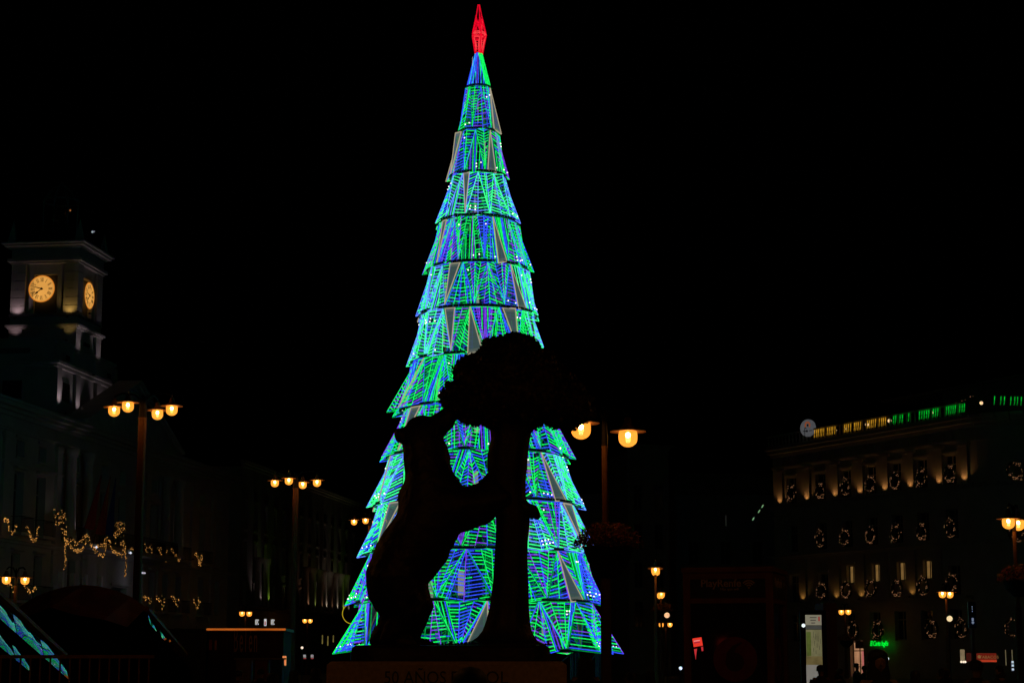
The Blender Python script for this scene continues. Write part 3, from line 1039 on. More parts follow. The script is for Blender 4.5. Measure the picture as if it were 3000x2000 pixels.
# wreaths
def make_wreath(seed, rad=.62, n=38, bs_=.04):
    r = random.Random(seed)
    t = MB()
    N = 20
    for k in range(N):
        a, c_ = 2 * PI * k / N, 2 * PI * (k + 1) / N
        t.tube((rad * math.sin(a), 0, rad * math.cos(a)), (rad * math.sin(c_), 0, rad * math.cos(c_)), .13 * r.uniform(.7, 1.2), 6)
    f = MB()
    for k in range(n):
        a = 2 * PI * r.random(); rr = rad + r.gauss(0, .1)
        f.ball((rr * math.sin(a), -.14 + r.uniform(-.05, .05), rr * math.cos(a) * 1.05), bs_ * r.choice((.45, .7, 1.0, 1.1)))
    return t.mesh('fir_ring', [GREENERY]), f.mesh('fairy_bulbs', [FAIRYD])


WR = [make_wreath(s_) for s_ in range(5)]
GWR = 'lit wreaths on the department store'


def wreath(fr, px, py, label, k):
    u_, z_ = fr.P(px, py, -.5)
    t = thing('light_wreath', label, 'wreath', wl(fr, (u_ - (0 if fr is not RF else 0), -.5, z_)), fr.rotz, GWR)
    obj('fir_ring', WR[k % 5][0], None, t)
    o = obj('fairy_bulbs', WR[k % 5][1], None, t)
    o['kind'] = 'stuff'


rowsW = [('top', [(2319, 1445), (2404, 1436), (2478, 1426), (2551, 1418), (2624, 1408), (2700, 1400), (2784, 1386)]),
         ('second', [(2404, 1578), (2476, 1574), (2552, 1567), (2625, 1562), (2701, 1555), (2786, 1548)]),
         ('third', [(2408, 1730), (2480, 1727), (2552, 1723), (2628, 1721), (2705, 1717), (2790, 1706)]),
         ('bottom', [(2500, 1845), (2572, 1845), (2731, 1840), (2818, 1840)])]
k = 0
for rn, lst in rowsW:
    for i, (px, py) in enumerate(lst):
        wreath(RF, px, py, '%s row of store wreaths, %s from the left' % (rn, ordn[i]), k); k += 1
wreath(CF, 2972, 1378, 'top row wreath at the right edge past the rounded corner', 1)
wreath(CF, 2978, 1560, 'second row wreath half hidden behind the twin lamp at the right edge', 2)
wreath(CF, 2966, 1838, 'bottom row wreath by the tobacco shop at the right edge', 3)

# balustrade with coloured light strips
def balu(fr, root, x0, x1, z):
    b = MB(); b.box(x0, x1, -.75, -.45, z, z + .15); b.box(x0, x1, -.75, -.45, z + 1.0, z + 1.15)
    o = obj('balustrade', b, STONE2, root)
    bl = MB(); bl.lathe([(.07, 0), (.11, .25), (.06, .5), (.07, .84)], 6)
    bm = bl.mesh('baluster', [STONE2])
    n = int((x1 - x0) / .55)
    n = min(n, 90)
    for i in range(n):
        obj('baluster', bm, None, o, loc=(x0 + (i + .5) * (x1 - x0) / n, -.6, z + .155))


zb_ = ztop + .92
balu(RF, store, 0, xr, zb_)
balu(CF, wing, 0, 30, zb_)
YEL = emat('yellow_strip_light', (1., .48, .03), .42, var=.35, scale=3)
GRN = emat('green_strip_light', (.0, .85, .05), .4, var=.4, scale=3)
GST = 'coloured light strips along the store roof'
for i, (fr, xa, xb, ya, yb, m_, nm, dens) in enumerate((
        (RF, 2383, 2447, 1286, 1278, YEL, 'yellow', 1.), (RF, 2470, 2522, 1272, 1264, YEL, 'yellow', 1.), (RF, 2537, 2596, 1260, 1252, YEL, 'yellow', 1.), (RF, 2614, 2664, 1252, 1242, GRN, 'green', .7),
        (RF, 2690, 2750, 1236, 1228, GRN, 'green', .85), (RF, 2768, 2827, 1220, 1212, GRN, 'green', .85), (CF, 2898, 2996, 1208, 1212, GRN, 'green', .9))):
    ua, _ = fr.P(xa, ya, -.85); ub, _ = fr.P(xb, yb, -.85)
    b = MB()
    n = max(6, int(abs(ub - ua) / .27))
    for j in range(n):
        if rnd.random() > dens or (nm == 'yellow' and j == n // 2) or (nm == 'green' and j % 6 == 5):
            continue
        x = ua + (j + .5) * (ub - ua) / n
        dx = rnd.uniform(-.03, .03)
        b.tube((x + dx, -.84, zb_ + .28), (x + .07 + dx, -.84, zb_ + .6), .025, 5)
        b.tube((x + .07 + dx, -.84, zb_ + .64), (x + .1 + dx, -.84, zb_ + .98), .045, 5)
    o = obj('light_strip', b, m_)
    o.location = wl(fr, (0, 0, 0)); o.rotation_euler = (0, 0, fr.rotz)
    where = ['leftmost, next to the round sign', 'second yellow from the round sign', 'third yellow, under the two round bulbs', 'leftmost green', 'second green', 'third green', 'beyond the rounded corner'][i]
    tag(o, '%s glowing balustrade strip on the store roof, %s' % (nm, where), 'light strip', GST)
# roof bulbs
RB = emat('round_roof_bulb', (1, .62, .30), 1.1)
for (px, py, s_, lb_) in ((2540, 1243, .17, 'left of two round bulbs over the yellow strips'), (2606, 1232, .17, 'right of two round bulbs over the yellow strips'), (2875, 1180, .15, 'round bulb above the rounded corner'), (2732, 1208, .09, 'small bulb over the second green strip'),
                      (2450, 1260, .07, 'small pale bulb over the first yellow strip'), (2480, 1256, .09, 'pale bulb over the second yellow strip')):
    u_, z_ = RF.P(px, py, 0.6)
    t = thing('roof_bulb_lamp', lb_ + ' on the store roof', 'lamp', wl(RF, (u_, .6, zb_ - .9)), RF.rotz, 'bulb lamps on the store roof')
    b = MB(); b.tube((0, 0, 0), (0, 0, z_ - zb_ + .9 - s_), .03, 5); obj('stand', b, IRON, t)
    bm_ = bmesh.new(); bmesh.ops.create_icosphere(bm_, subdivisions=2, radius=s_)
    me = bpy.data.meshes.new('bulb'); bm_.to_mesh(me); bm_.free(); me.materials.append(RB)
    obj('bulb', me, None, t, loc=(0, 0, z_ - zb_ + .9))
fp = []
for (px, py) in ((2770, 1202), (2778, 1190), (2795, 1180), (2815, 1172), (2835, 1172), (2860, 1164)):
    u_, z_ = RF.P(px, py, 1.2); fp.append(Vector((u_, 1.2, z_)))
o0 = fp[0].copy()
garland_thing(wl(RF, o0), RF.rotz, [p - o0 for p in fp], 9, .12, .06, 'sagging string of tiny bulbs over the third green strip', None, FAIRYD, 5, rope=.015)
for (px, py) in ((2362, 1226),):
    pass
# terrace pergola and parasols behind balustrade
b = MB(); b.box(20, 34, 4, 12, ztop + .95, ztop + 4.2); b.box(12, 40, 3.6, 12.4, ztop + 4.2, ztop + 4.45)
obj('roof_terrace', b, ROOFM, store)
# round sign on the roof
ps, zs_ = RF.P(2366, 1253, -.98)
sg = thing('round_sign', 'round white illuminated roof sign with orange emblem at the store corner', 'sign', wl(RF, (ps, -.98, ztop + .9)), RF.rotz)
hz_ = zs_ - ztop - .9
rs = 0.80
b = MB(); n = 36
fr_pts = [(rs * math.sin(2 * PI * k / n) * 1., 0, hz_ + rs * math.cos(2 * PI * k / n)) for k in range(n)]
b.add(fr_pts + [(p[0], .15, p[2]) for p in fr_pts], [tuple(range(n))[::-1]] + [(k, (k + 1) % n, n + (k + 1) % n, n + k) for k in range(n)])
# face camera: the sign is turned towards the square
sgo = bpy.data.objects.new('sign_mount', None)
bpy.data.objects.remove(sgo)
sg.rotation_euler = (0, 0, RF.rotz + R(22))
obj('disc', b, emat('pale_sign_face', (.42, .43, .47), .15, var=.12, scale=3), sg)
b = MB()
for k in range(14):
    t0, t1 = R(-130 + 260 * k / 14), R(-130 + 260 * (k + 1) / 14)
    b.add([(rr * math.sin(t), -.01, hz_ + .25 + rr * 1.1 * math.cos(t)) for t in (t0, t1) for rr in (.17, .32)], [(0, 2, 3, 1)])
obj('emblem', b, emat('orange_emblem', (.9, .22, .06), .22), sg)
b = MB(); b.box(-.5, -.12, -.012, 0, hz_ - .3, hz_ - .24); b.box(.15, .5, -.012, 0, hz_ - .3, hz_ - .24); b.box(-.06, .1, -.014, 0, hz_ + .15, hz_ + .35, 0)
obj('lettering', b, mat('sign_ink', (.03, .03, .03), .8), sg)
b = MB(); b.tube((0, .2, 0), (0, .2, hz_), .06, 6); b.path([(-.13, -.3, 0), (-.13, -.3, hz_ - .15), (-.1, -.3, hz_ + .0), (-.02, -.3, hz_ + .0), (.05, -.3, hz_ - .1)], .03); b.ball((.1, -.3, hz_ - .32), .13)
obj('mount', b, IRON, sg)
# green script sign, doors, shop signs
GN = emat('green_neon', (.0, 1., .04), .8)
us, zs2 = RF.P(2575, 1884, -.6)
tm = text_mesh('El Corte Inglés', .42, GN, .02, shear=.35, bold=.004)
o = obj('neon_sign', tm, None, None, loc=wl(RF, (us, -.6, zs2)), rot=(PI / 2, 0, RF.rotz))
o.scale = (.98, 1.5, 1)
tag(o, 'green neon script sign over the store entrance', 'sign')
b = MB(); b.box(xd + .6, xd2 - .1, .1, .3, zd - .75, zd - .1)
obj('door_transom', b, mat('dark_glazing', (.16, .09, .05), .6), store)
b = MB(); b.box(xd2 - .35, xd2 - .02, .05, .3, .1, zd - 1.0)
obj('shop_display', b, emat('pink_shop_display', (.9, .25, .22), .45, var=.3), store)
ub_, zb2 = RF.P(2442, 1935, -.05)
b = MB(); b.box(-.3, .35, 0, .1, -.9, .5)
tag(obj('display_case', b, emat('dim_amber_case', (.8, .4, .12), .22, var=.3), None, loc=wl(RF, (ub_, -.1, zb2)), rot=(0, 0, RF.rotz)), 'dim amber display window left of the lit store doorway', 'window')
# tobacco shop sign
ut, zt2 = CF.P(2892, 1926, -1.0) if False else (0, 0)
def sign_at(px0, py0, px1, py1, Y, name, label, cat, m, depth=.15, rotz=0., group=None):
    a = at(px0, py0, Y); c_ = at(px1, py1, Y)
    wd, h = abs(c_.x - a.x), abs(a.z - c_.z)
    ctr = (a + c_) / 2
    t = thing(name, label, cat, ctr, rotz, group)
    b = MB(); b.box(-wd / 2, wd / 2, 0, depth, -h / 2, h / 2)
    obj('panel', b, m, t)
    return t, wd, h


t, wd, h = sign_at(2862, 1912, 2920, 1938, 120, 'shop_sign', 'red shop sign reading TABACOS with a yellow emblem', 'sign', emat('dim_red_sign', (.35, .03, .015), .30))
b = MB(); b.box(-wd / 2, wd / 2, -.02, -.002, -h / 2, -h / 2 + .14); obj('light_band', b, emat('red_band', (.8, .08, .03), .45), t)
o = obj('lettering', text_mesh('TABACOS', .27, emat('sign_letters', (.7, .3, .1), .25), .01), None, t, loc=(.14, -.02, .02), rot=(PI / 2, 0, 0))
b = MB()
b.lathe([(.1, 0), (.04, .0)], 8); bm2 = MB(); bm2.add([(.11 * math.sin(k * PI / 4), -.01, .11 * math.cos(k * PI / 4)) for k in range(8)], [tuple(range(8))[::-1]])
obj('emblem', bm2, emat('sign_letters', (.7, .3, .1), .25), t, loc=(-.48, 0, .05))
bw = MB(); bw.box(-wd / 2 - 1, wd / 2 + 3, .2, 5, -2.2, 1.1)
sign_b, _, _ = sign_at(2832, 1911, 2846, 1936, 121, 'shop_sign', 'small dull red sign panel left of the TABACOS sign', 'sign', emat('dull_red_sign', (.2, .03, .02), .18))
t, _, _ = sign_at(2814, 1901, 2827, 1936, 125, 'lit_window', 'pale lit shop window left of the tobacco sign', 'window', emat('pale_lit_window', (.75, .55, .3), .25, var=.2, scale=2))
b = MB(); [b.ball((x, -.05, -.42), .09) for x in (-.12, 0.02, .14)]
obj('bulb', b, emat('shop_spots', (1, .8, .6), 1.2), t)
for (px, lb_) in ((2947, 'narrow dim lit door slit right of the tobacco sign'), (2966, 'narrow dim lit door slit near the right edge')):
    sign_at(px - 1, 1902, px + 2, 1948, 124, 'lit_window', lb_, 'window', emat('dim_slit', (.5, .4, .2), .2))
t, _, _ = sign_at(2963, 1934, 2971, 1966, 90, 'lit_screen', 'stack of tiny coloured shop screens at the right edge', 'screen', emat('screen_back', (.02, .02, .03), .3))
b = MB(); [b.box(-.05, .05, -.02, -.002, z, z + .1) for z in (-.2, -.02, .14)]
obj('screen', b, emat('screen_glow', (.7, .85, 1), .7), t)

# ================================================================== KFC, kiosk with Belén, etc (left-centre)
WHT = emat('white_sign_letters', (.9, .88, .85), .62)
GK = 'restaurant signs on the street front'
for (px, lb_) in ((753, 'left white lit KFC sign on the dark street front'), (799, 'right white lit KFC sign on the dark street front')):
    p = at(px, 1822, 172)
    tag(obj('shop_sign', text_mesh('KFC', .66, WHT, .03, bold=.012), None, None, loc=p, rot=(PI / 2, 0, R(20))), lb_, 'sign', GK).scale = (.27, 1, 1)
t, _, _ = sign_at(774, 1812, 780, 1832, 172, 'shop_sign', 'narrow white lit upright panel between the two KFC signs', 'sign', WHT)
b = MB(); b.box(-.06, .06, -.02, -.001, -.25, .1); obj('emblem', b, emat('red_dot', (.6, .15, .15), .5), t)
# kiosk
KW = mat('kiosk_panel', (.055, .022, .013), .9, var=.2, scale=1)
Yk = 62
ka = at(612, 1830, Yk); kb = at(830, 1836, Yk)
kd = at(683, 1830, Yk)
kio = thing('market_kiosk', 'long dark exhibition kiosk with the word Belén and an orange lit roof edge', 'kiosk', (ka.x, ka.y, 0), R(3))
kw_ = kb.x - ka.x; kh = kb.z
b = MB(); b.box(0, kw_, 0, 4, .15, kh - .12); obj('body', b, KW, kio)
b = MB(); b.box(-.05, kw_ + .08, -.2, 4.1, kh - .119, kh - .03); obj('roof_edge', b, mat('pale_fascia', (.6, .5, .42), .6), kio)
b = MB(); b.box(-.05, kw_ + .08, -.24, -.205, kh - .1, kh - .045); obj('fascia_glow', b, emat('orange_fascia_glow', (.75, .17, .02), .5, var=.5, scale=.8), kio)  # glowing strip added to stand in for lamplight on the roof edge
b = MB(); b.box(-2.6, -.06, -.1, 3.9, .15, kh - .16); b.box(-2.7, -.055, -.2, 4, kh - .159, kh - .05); obj('side_annex', b, mat('grey_annex', (.06, .06, .06), .7), kio)
for i in range(8):
    b = MB(); x = .15 + i * (kw_ - .3) / 8; b.box(x, x + (kw_ - .3) / 8 - .03, -.03, -.002, .2, kh - .2)
    obj('panel', b, KW, kio)
PALE = mat('pale_lettering', (.55, .38, .28), .7)
for i, ch in enumerate('Belén'):
    obj('letter', text_mesh(ch, .62, PALE, .02), None, kio, loc=(at([690, 706, 719, 733, 748][i], 1900, Yk).x - ka.x, -.045, at(700, 1876, Yk).z), rot=(PI / 2, 0, 0)).scale = (.42, 1.9, 1)
for (px, wpx, h0, h1, c, nm) in ((617, 8, 1872, 1903, (.5, .06, .03), 'red'), (632, 5, 1875, 1903, (.6, .3, .2), 'pale')):
    a = at(px - wpx / 2, h0, Yk); c_ = at(px + wpx / 2, h1, Yk)
    b = MB(); b.box(a.x - ka.x, c_.x - ka.x, -.06, -.031, c_.z, a.z); obj('poster', b, mat('poster_' + nm, c, .6), kio)
t, _, _ = sign_at(828, 1920, 837, 1948, 61, 'menu_board', 'small bright orange lit menu board beside the kiosk', 'sign', emat('orange_menu', (1, .3, .1), .7, var=.4, scale=8))
# low stalls under the kiosk
for i, (px0, px1, cc, nm) in enumerate(((692, 735, (.3, .22, .12), 'dull ochre'), (748, 785, (.3, .05, .03), 'dull red'), (795, 826, (.03, .05, .2), 'dull blue'))):
    a = at(px0, 1926, 58); c_ = at(px1, 1926, 58)
    t = thing('market_counter', nm + ' counter standing in front of the kiosk', 'counter', ((a.x + c_.x) / 2, 58, 0), 0, 'counters before the kiosk')
    b = MB(); wd = c_.x - a.x; b.box(-wd / 2, wd / 2, 0, .6, .1, a.z - .05); obj('front', b, mat('counter_' + nm.split()[1], cc, .8), t)
    b = MB(); b.box(-wd / 2 - .05, wd / 2 + .05, -.08, .68, a.z - .049, a.z); obj('counter_top', b, STONE, t)
# small lights in the distance
SML = [(885, 1896, 100, .07, 'bright white dot lamp by the twin lamp poles', (1, .8, .6)), (893, 1921, 100, .0, '', None), (2782, 1811, 90, .14, 'round yellowish white lamp under the right twin lamp', (1, .75, .4)), (2354, 1831, 49, .05, 'tiny white light on the left edge of the map panel', (.9, 1, 1)),
       (1954, 1801, 110, .16, 'pale round clock lamp under the single street lamp', (1, .55, .28)), (1994, 1956, 60, .055, 'tiny white flash low by the lift kiosk post', (.8, .9, 1)), (2600, 1928, 70, .06, 'tiny white light right of the store doorway', (.9, 1, 1)), (2601, 1933, 70, .0, '', None)]
for (px, py, Y, s_, lb_, c_) in SML:
    if s_ == 0:
        continue
    p = at(px, py, Y)
    t = thing('small_lamp', lb_, 'lamp', p)
    bm_ = bmesh.new(); bmesh.ops.create_icosphere(bm_, subdivisions=2, radius=s_)
    me = bpy.data.meshes.new('bulb'); bm_.to_mesh(me); bm_.free(); me.materials.append(emat('dot_%d' % px, c_, .95))
    obj('bulb', me, None, t)
    b = MB(); b.tube((0, .02 + s_, -p.z), (0, .02 + s_, 0), .025, 5); obj('stand', b, IRON, t)
for (px, lb_) in ((893, 'small white lit sign letters, left of two, behind the lamp poles'), (915, 'small white lit sign letters, right of two, behind the lamp poles')):
    t, wd, h = sign_at(px - 4, 1916, px + 4, 1926, 120, 'shop_sign', lb_, 'sign', IRON, group='small far signs')
    b = MB()
    for k in range(4):
        b.box(-wd / 2 + k * wd / 4, -wd / 2 + k * wd / 4 + wd * .1, -.02, -.002, -h * (.3 + .1 * (k % 2)), h * (.4 + .1 * ((k + 1) % 2)))
    obj('lettering', b, WHT, t)
    b = MB(); b.box(-wd / 2, wd / 2, -.02, -.001, -h * .75, -h * .6); obj('underline', b, emat('red_line', (.8, .1, .1), .5), t)
for (px, py0, py1) in ((944, 1859, 1885), (960, 1862, 1890), (976, 1860, 1880)):
    t, _, _ = sign_at(px - 1, py0, px + 1.5, py1, 150, 'lit_window', 'thin yellowish lit slit, one of three left of the tree foot', 'window', emat('slit_glow', (.5, .4, .1), .22, var=.5, scale=2), group='thin lit slits left of the tree')
t, _, _ = sign_at(2125, 1508, 2129, 1540, 190, 'lit_window', 'faint pale narrow window on the dark far block', 'window', emat('faint_slit', (.3, .3, .25), .025))

# pale green hanging lights strand
fp = [at(x, y, 150) for x, y in ((2207, 1519), (2216, 1507), (2224, 1497), (2234, 1482))]
t = thing('light_strand', 'three pale green festoon bulbs on a sloping wire left of the store', 'lights', fp[0])
b = MB(); b.path([p - fp[0] for p in fp], .03); obj('wire', b, IRON, t)
for p, q in ((fp[0], (2, 6)), (fp[2], (2, 4)), (fp[3], (2, 4))):
    b = MB(); b.tube(p - fp[0] - Vector((.07, 0, .11)), p - fp[0] + Vector((.07, 0, .11)), .045, 6, caps=True)
    obj('bulb', b, emat('pale_green_bulb', (.45, .8, .35), .35), t)

# ================================================================== lift kiosk (station entrance box) on the right
Yl = 38.0
la = at(2000, 1690, Yl); lc = at(2250, 1690, Yl)
LK = thing('lift_kiosk', 'glazed station lift box lettered PlayRenfe with large red quote mark discs', 'kiosk', (la.x, Yl, 0), R(-16))
LW = (lc.x - la.x) * 1.05
LX = lambda px: (at(px, 1700, Yl).x - la.x) * 1.05; LH = at(2100, 1676, Yl).z
CORT = mat('brown_steel', (.17, .07, .035), .75, 0, var=.2, scale=3, spec=.08)
LGL = mat('lift_glass_dark', (.014, .011, .010), .15, var=.2)
b = MB()
for x in (0, LW - .14):
    b.box(x, x + .14, 0, .14, 0, LH)
    b.box(x, x + .14, 1.9, 2.04, 0, LH)
obj('corner_post', b, CORT, LK)
b = MB(); b.box(-.03, LW + .03, -.03, 2.07, LH, LH + .1); b.box(.141, LW - .141, .01, .13, LH - .14, LH - .001)
zb1 = at(2100, 1752, Yl).z
b.box(.141, LW - .141, .01, .13, zb1 - .1, zb1)
b.box(LW - .13, LW - .01, .141, 1.899, LH - .12, LH - .001); b.box(LW - .13, LW - .01, .141, 1.899, zb1 - .1, zb1)
obj('beam', b, CORT, LK)
b = MB(); b.box(.141, LW - .141, .05, .09, zb1 + .001, LH - .141); b.box(LW - .1, LW - .002, .141, 1.899, zb1 + .001, LH - .121)
obj('sign_band', b, mat('black_sign_band', (.012, .012, .014), .5), LK)
b = MB(); b.box(.141, LW - .141, .06, .08, .1, zb1 - .101); b.box(LW - .09, LW - .07, .141, 1.899, .1, zb1 - .101); b.box(.02, .04, .141, 1.899, .1, LH - .2)
obj('glass', b, LGL, LK)
LET = mat('white_band_letters', (.42, .33, .3), .6, var=.1)
ctr = (la.x + lc.x) / 2 - la.x


def wifi(bm, cx, cy_, s_, ax):
    for rr in (.35, .65, .95):
        n = 10
        for k in range(n):
            t0, t1 = R(-52 + 104 * k / n), R(-52 + 104 * (k + 1) / n)
            q = [(cx + r_ * s_ * math.sin(t), cy_ + r_ * s_ * math.cos(t)) for t in (t0, t1) for r_ in (rr - .09, rr + .09)]
            q = [q[0], q[2], q[3], q[1]]
            bm.add([ax(*p) for p in q], [(0, 1, 2, 3)])
    q = [(cx + .13 * s_ * math.sin(k * PI / 4), cy_ + .13 * s_ * math.cos(k * PI / 4)) for k in range(8)]
    bm.add([ax(*p) for p in q], [tuple(range(8))[::-1]])


zt3 = at(2100, 1709, Yl).z
o = obj('lettering', text_mesh('PlayRenfe', .21, LET, .004, bold=.004), None, LK, loc=(LX(2106), .045, zt3), rot=(PI / 2, 0, 0))
o = obj('lettering', text_mesh('Más que wifi', .075, LET, .004), None, LK, loc=(LX(2130), .045, at(2100, 1726, Yl).z), rot=(PI / 2, 0, 0))
b = MB(); wifi(b, LX(2184), zt3 - .09, .15, lambda x, z: (x, .046, z)); obj('signal_symbol', b, LET, LK)
o = obj('lettering', text_mesh('PlayRenfe', .27, LET, .004, bold=.004), None, LK, loc=(LW + .002, .85, zt3 + .02), rot=(PI / 2, 0, PI / 2))
b = MB(); wifi(b, 1.62, zt3 - .09, .15, lambda x, z: (LW + .003, x, z)); obj('signal_symbol', b, LET, LK)


def quotedisc(parent, c0, rad, ax, m1, m2):
    b = MB(); n = 40
    b.add([ax(c0[0] + rad * math.sin(2 * PI * k / n), c0[1] + rad * math.cos(2 * PI * k / n), 0) for k in range(n)], [tuple(range(n))[::-1]])
    obj('red_disc', b, m1, parent)
    # speech mark: round head with a curved tail rising right
    q = MB()
    hp = [(c0[0] + rad * (-.02 + .42 * math.sin(2 * PI * k / 24)), c0[1] + rad * (-.12 + .42 * math.cos(2 * PI * k / 24))) for k in range(24)]
    q.add([ax(p[0], p[1], 1) for p in hp], [tuple(range(24))[::-1]])
    tail = [(-.44, -.1), (-.38, .3), (-.1, .62), (.3, .78), (.32, .72), (.05, .5), (-.05, .25), (-.02, .1)]
    q.add([ax(c0[0] + rad * a, c0[1] + rad * b_, 1.4) for a, b_ in tail], [(0, 1, 6, 7), (1, 2, 5, 6), (2, 3, 4, 5)])
    obj('quote_mark', q, m2, parent)


RED = mat('deep_red_print', (.16, .008, .008), .6); REDK = mat('dark_quote_print', (.03, .006, .006), .6)
quotedisc(LK, (LX(2142), at(2142, 1930, Yl).z), .44, lambda x, z, k: (x, .058 - k * .002, z), RED, REDK)
quotedisc(LK, (1.05, at(2142, 1930, Yl).z), .44, lambda y, z, k: (LW - .068 + k * .002, y, z), RED, REDK)
# red screen seen beyond
t, wd, h = sign_at(2030, 1867, 2057, 1892, 36.5, 'red_screen', 'small tilted bright red screen at the left of the lift kiosk', 'screen', emat('red_screen_glow', (.9, .045, .025), .85), .04, R(-10))
t.rotation_euler = (0, R(-9), R(-10))
b = MB(); b.box(-wd * .4, wd * .3, -.004, -.001, h * .12, h * .22); obj('lettering', b, emat('pink_lines', (1, .4, .4), .7), t)
b = MB(); b.box(-wd * .4, wd * .25, -.004, -.001, -h * .08, h * .0); obj('lettering', b, emat('purple_line', (.3, .02, .12), .5), t)
b = MB(); b.tube((0, .02, -h / 2), (0.0, .02, -h / 2 - 1.75), .03, 6); obj('stand', b, IRON, t)
b = MB(); b.quad((-.09, 0, -h / 2 - .04), (-.03, 0, -h / 2 - .04), (-.075, 0, -h / 2 - .18), (-.09, 0, -h / 2 - .25)); b.quad((.05, 0, -h / 2 - .02), (.09, 0, -h / 2 - .02), (.08, 0, -h / 2 - .1), (.05, 0, -h / 2 - .1))
obj('reflex_strip', b, emat('red_screen_glow2', (.9, .05, .06), .55), t)
# second brown box right of map panel
b = MB(); p0 = at(2412, 1765, 52); p1 = at(2450, 1765, 52); b.box(0, p1.x - p0.x, 0, 1.5, 0, p0.z)
o = obj('service_cabinet', b, CORT, None, loc=(p0.x, 52, 0)); tag(o, 'tall brown cabinet right of the lit map panel', 'cabinet')

# map totem
Ym = 50
ma = at(2344, 1786, Ym); mb_ = at(2420, 1786, Ym)
mp = thing('map_panel', 'tall illuminated street map panel in a black frame', 'sign', ((ma.x + mb_.x) / 2, Ym, 0), R(0))
mw = mb_.x - ma.x; mh = ma.z
b = MB(); b.box(-mw / 2, mw / 2, .005, .2, .2, mh); obj('frame', b, IRON, mp)


def mrect(name, px0, py0, px1, py1, c, s_, var=.15, k=0, scale=4):
    a = at(px0, py0, Ym); c_ = at(px1, py1, Ym)
    b = MB(); cx = (ma.x + mb_.x) / 2
    b.box(a.x - cx, c_.x - cx, -.002 * (k + 1), .003, c_.z, a.z)
    return obj(name, b, emat('mp_%s_%d' % (name, px0), c, s_, var=var, scale=scale), mp)


mrect('header', 2359, 1800, 2407, 1830, (.66, .60, .42), .28, .05)
mrect('header_stripe', 2360, 1831, 2407, 1842, (.3, .3, .26), .16, .1, 1)
mrect('map_sheet', 2361, 1843, 2409, 1921, (.54, .50, .24), .25, .25, 0, 3)
mrect('green_area', 2362, 1850, 2377, 1920, (.38, .5, .1), .17, .3, 1, 5)
mrect('yellow_area', 2362, 1921, 2410, 1946, (.55, .42, .16), .19, .2, 0, 5)
mrect('lower_sheet', 2362, 1946, 2411, 2010, (.64, .60, .52), .26, .08)
mrect('red_logo', 2397, 1805, 2402, 1818, (.8, .1, .08), .3, .0, 2)
for i in range(3):
    mrect('lettering', 2372 + 2 * i, 1806 + i * 8, 2392 - i * 2, 1809 + i * 8, (.3, .25, .2), .2, .3, 2, 30)
for i in range(9):
    x = 2382 + (i * 7) % 24
    mrect('street_line', x, 1848 + i * 7, x + 1.5, 1866 + i * 6, (.2, .2, .12), .2, .1, 2)

# blue upright sign
t, wd, h = sign_at(2837, 1762, 2861, 1838, 62, 'street_sign', 'tall narrow blue sign with a white symbol on a grey pole', 'sign', mat('blue_sign', (.02, .05, .16), .5), .05)
b = MB(); b.box(-wd / 2 - .02, wd / 2 + .02, -.01, .06, h / 2, h / 2 + .02); b.box(-wd / 2 - .02, -wd / 2, -.01, .06, -h / 2, h / 2); b.box(wd / 2, wd / 2 + .02, -.01, .06, -h / 2, h / 2); obj('frame', b, mat('grey_alu', (.3, .3, .3), .4, .6), t)
b = MB(); b.tube((0, .08, -at(2850, 1800, 62).z), (0, .08, h / 2), .05, 8); obj('pole', b, mat('grey_alu', (.3, .3, .3), .4, .6), t)
b = MB(); b.ball((.0, -.02, -.25), .05); b.box(-.03, .03, -.02, -.001, -.2, -.1); obj('white_symbol', b, emat('sign_symbol', (.4, .5, .7), .35), t)
b = MB(); [b.box(-.012, .012, -.003, -.001, z, z + .03) for z in (.1, .18, .25)]; obj('lettering', b, emat('sign_symbol', (.4, .5, .7), .35), t)

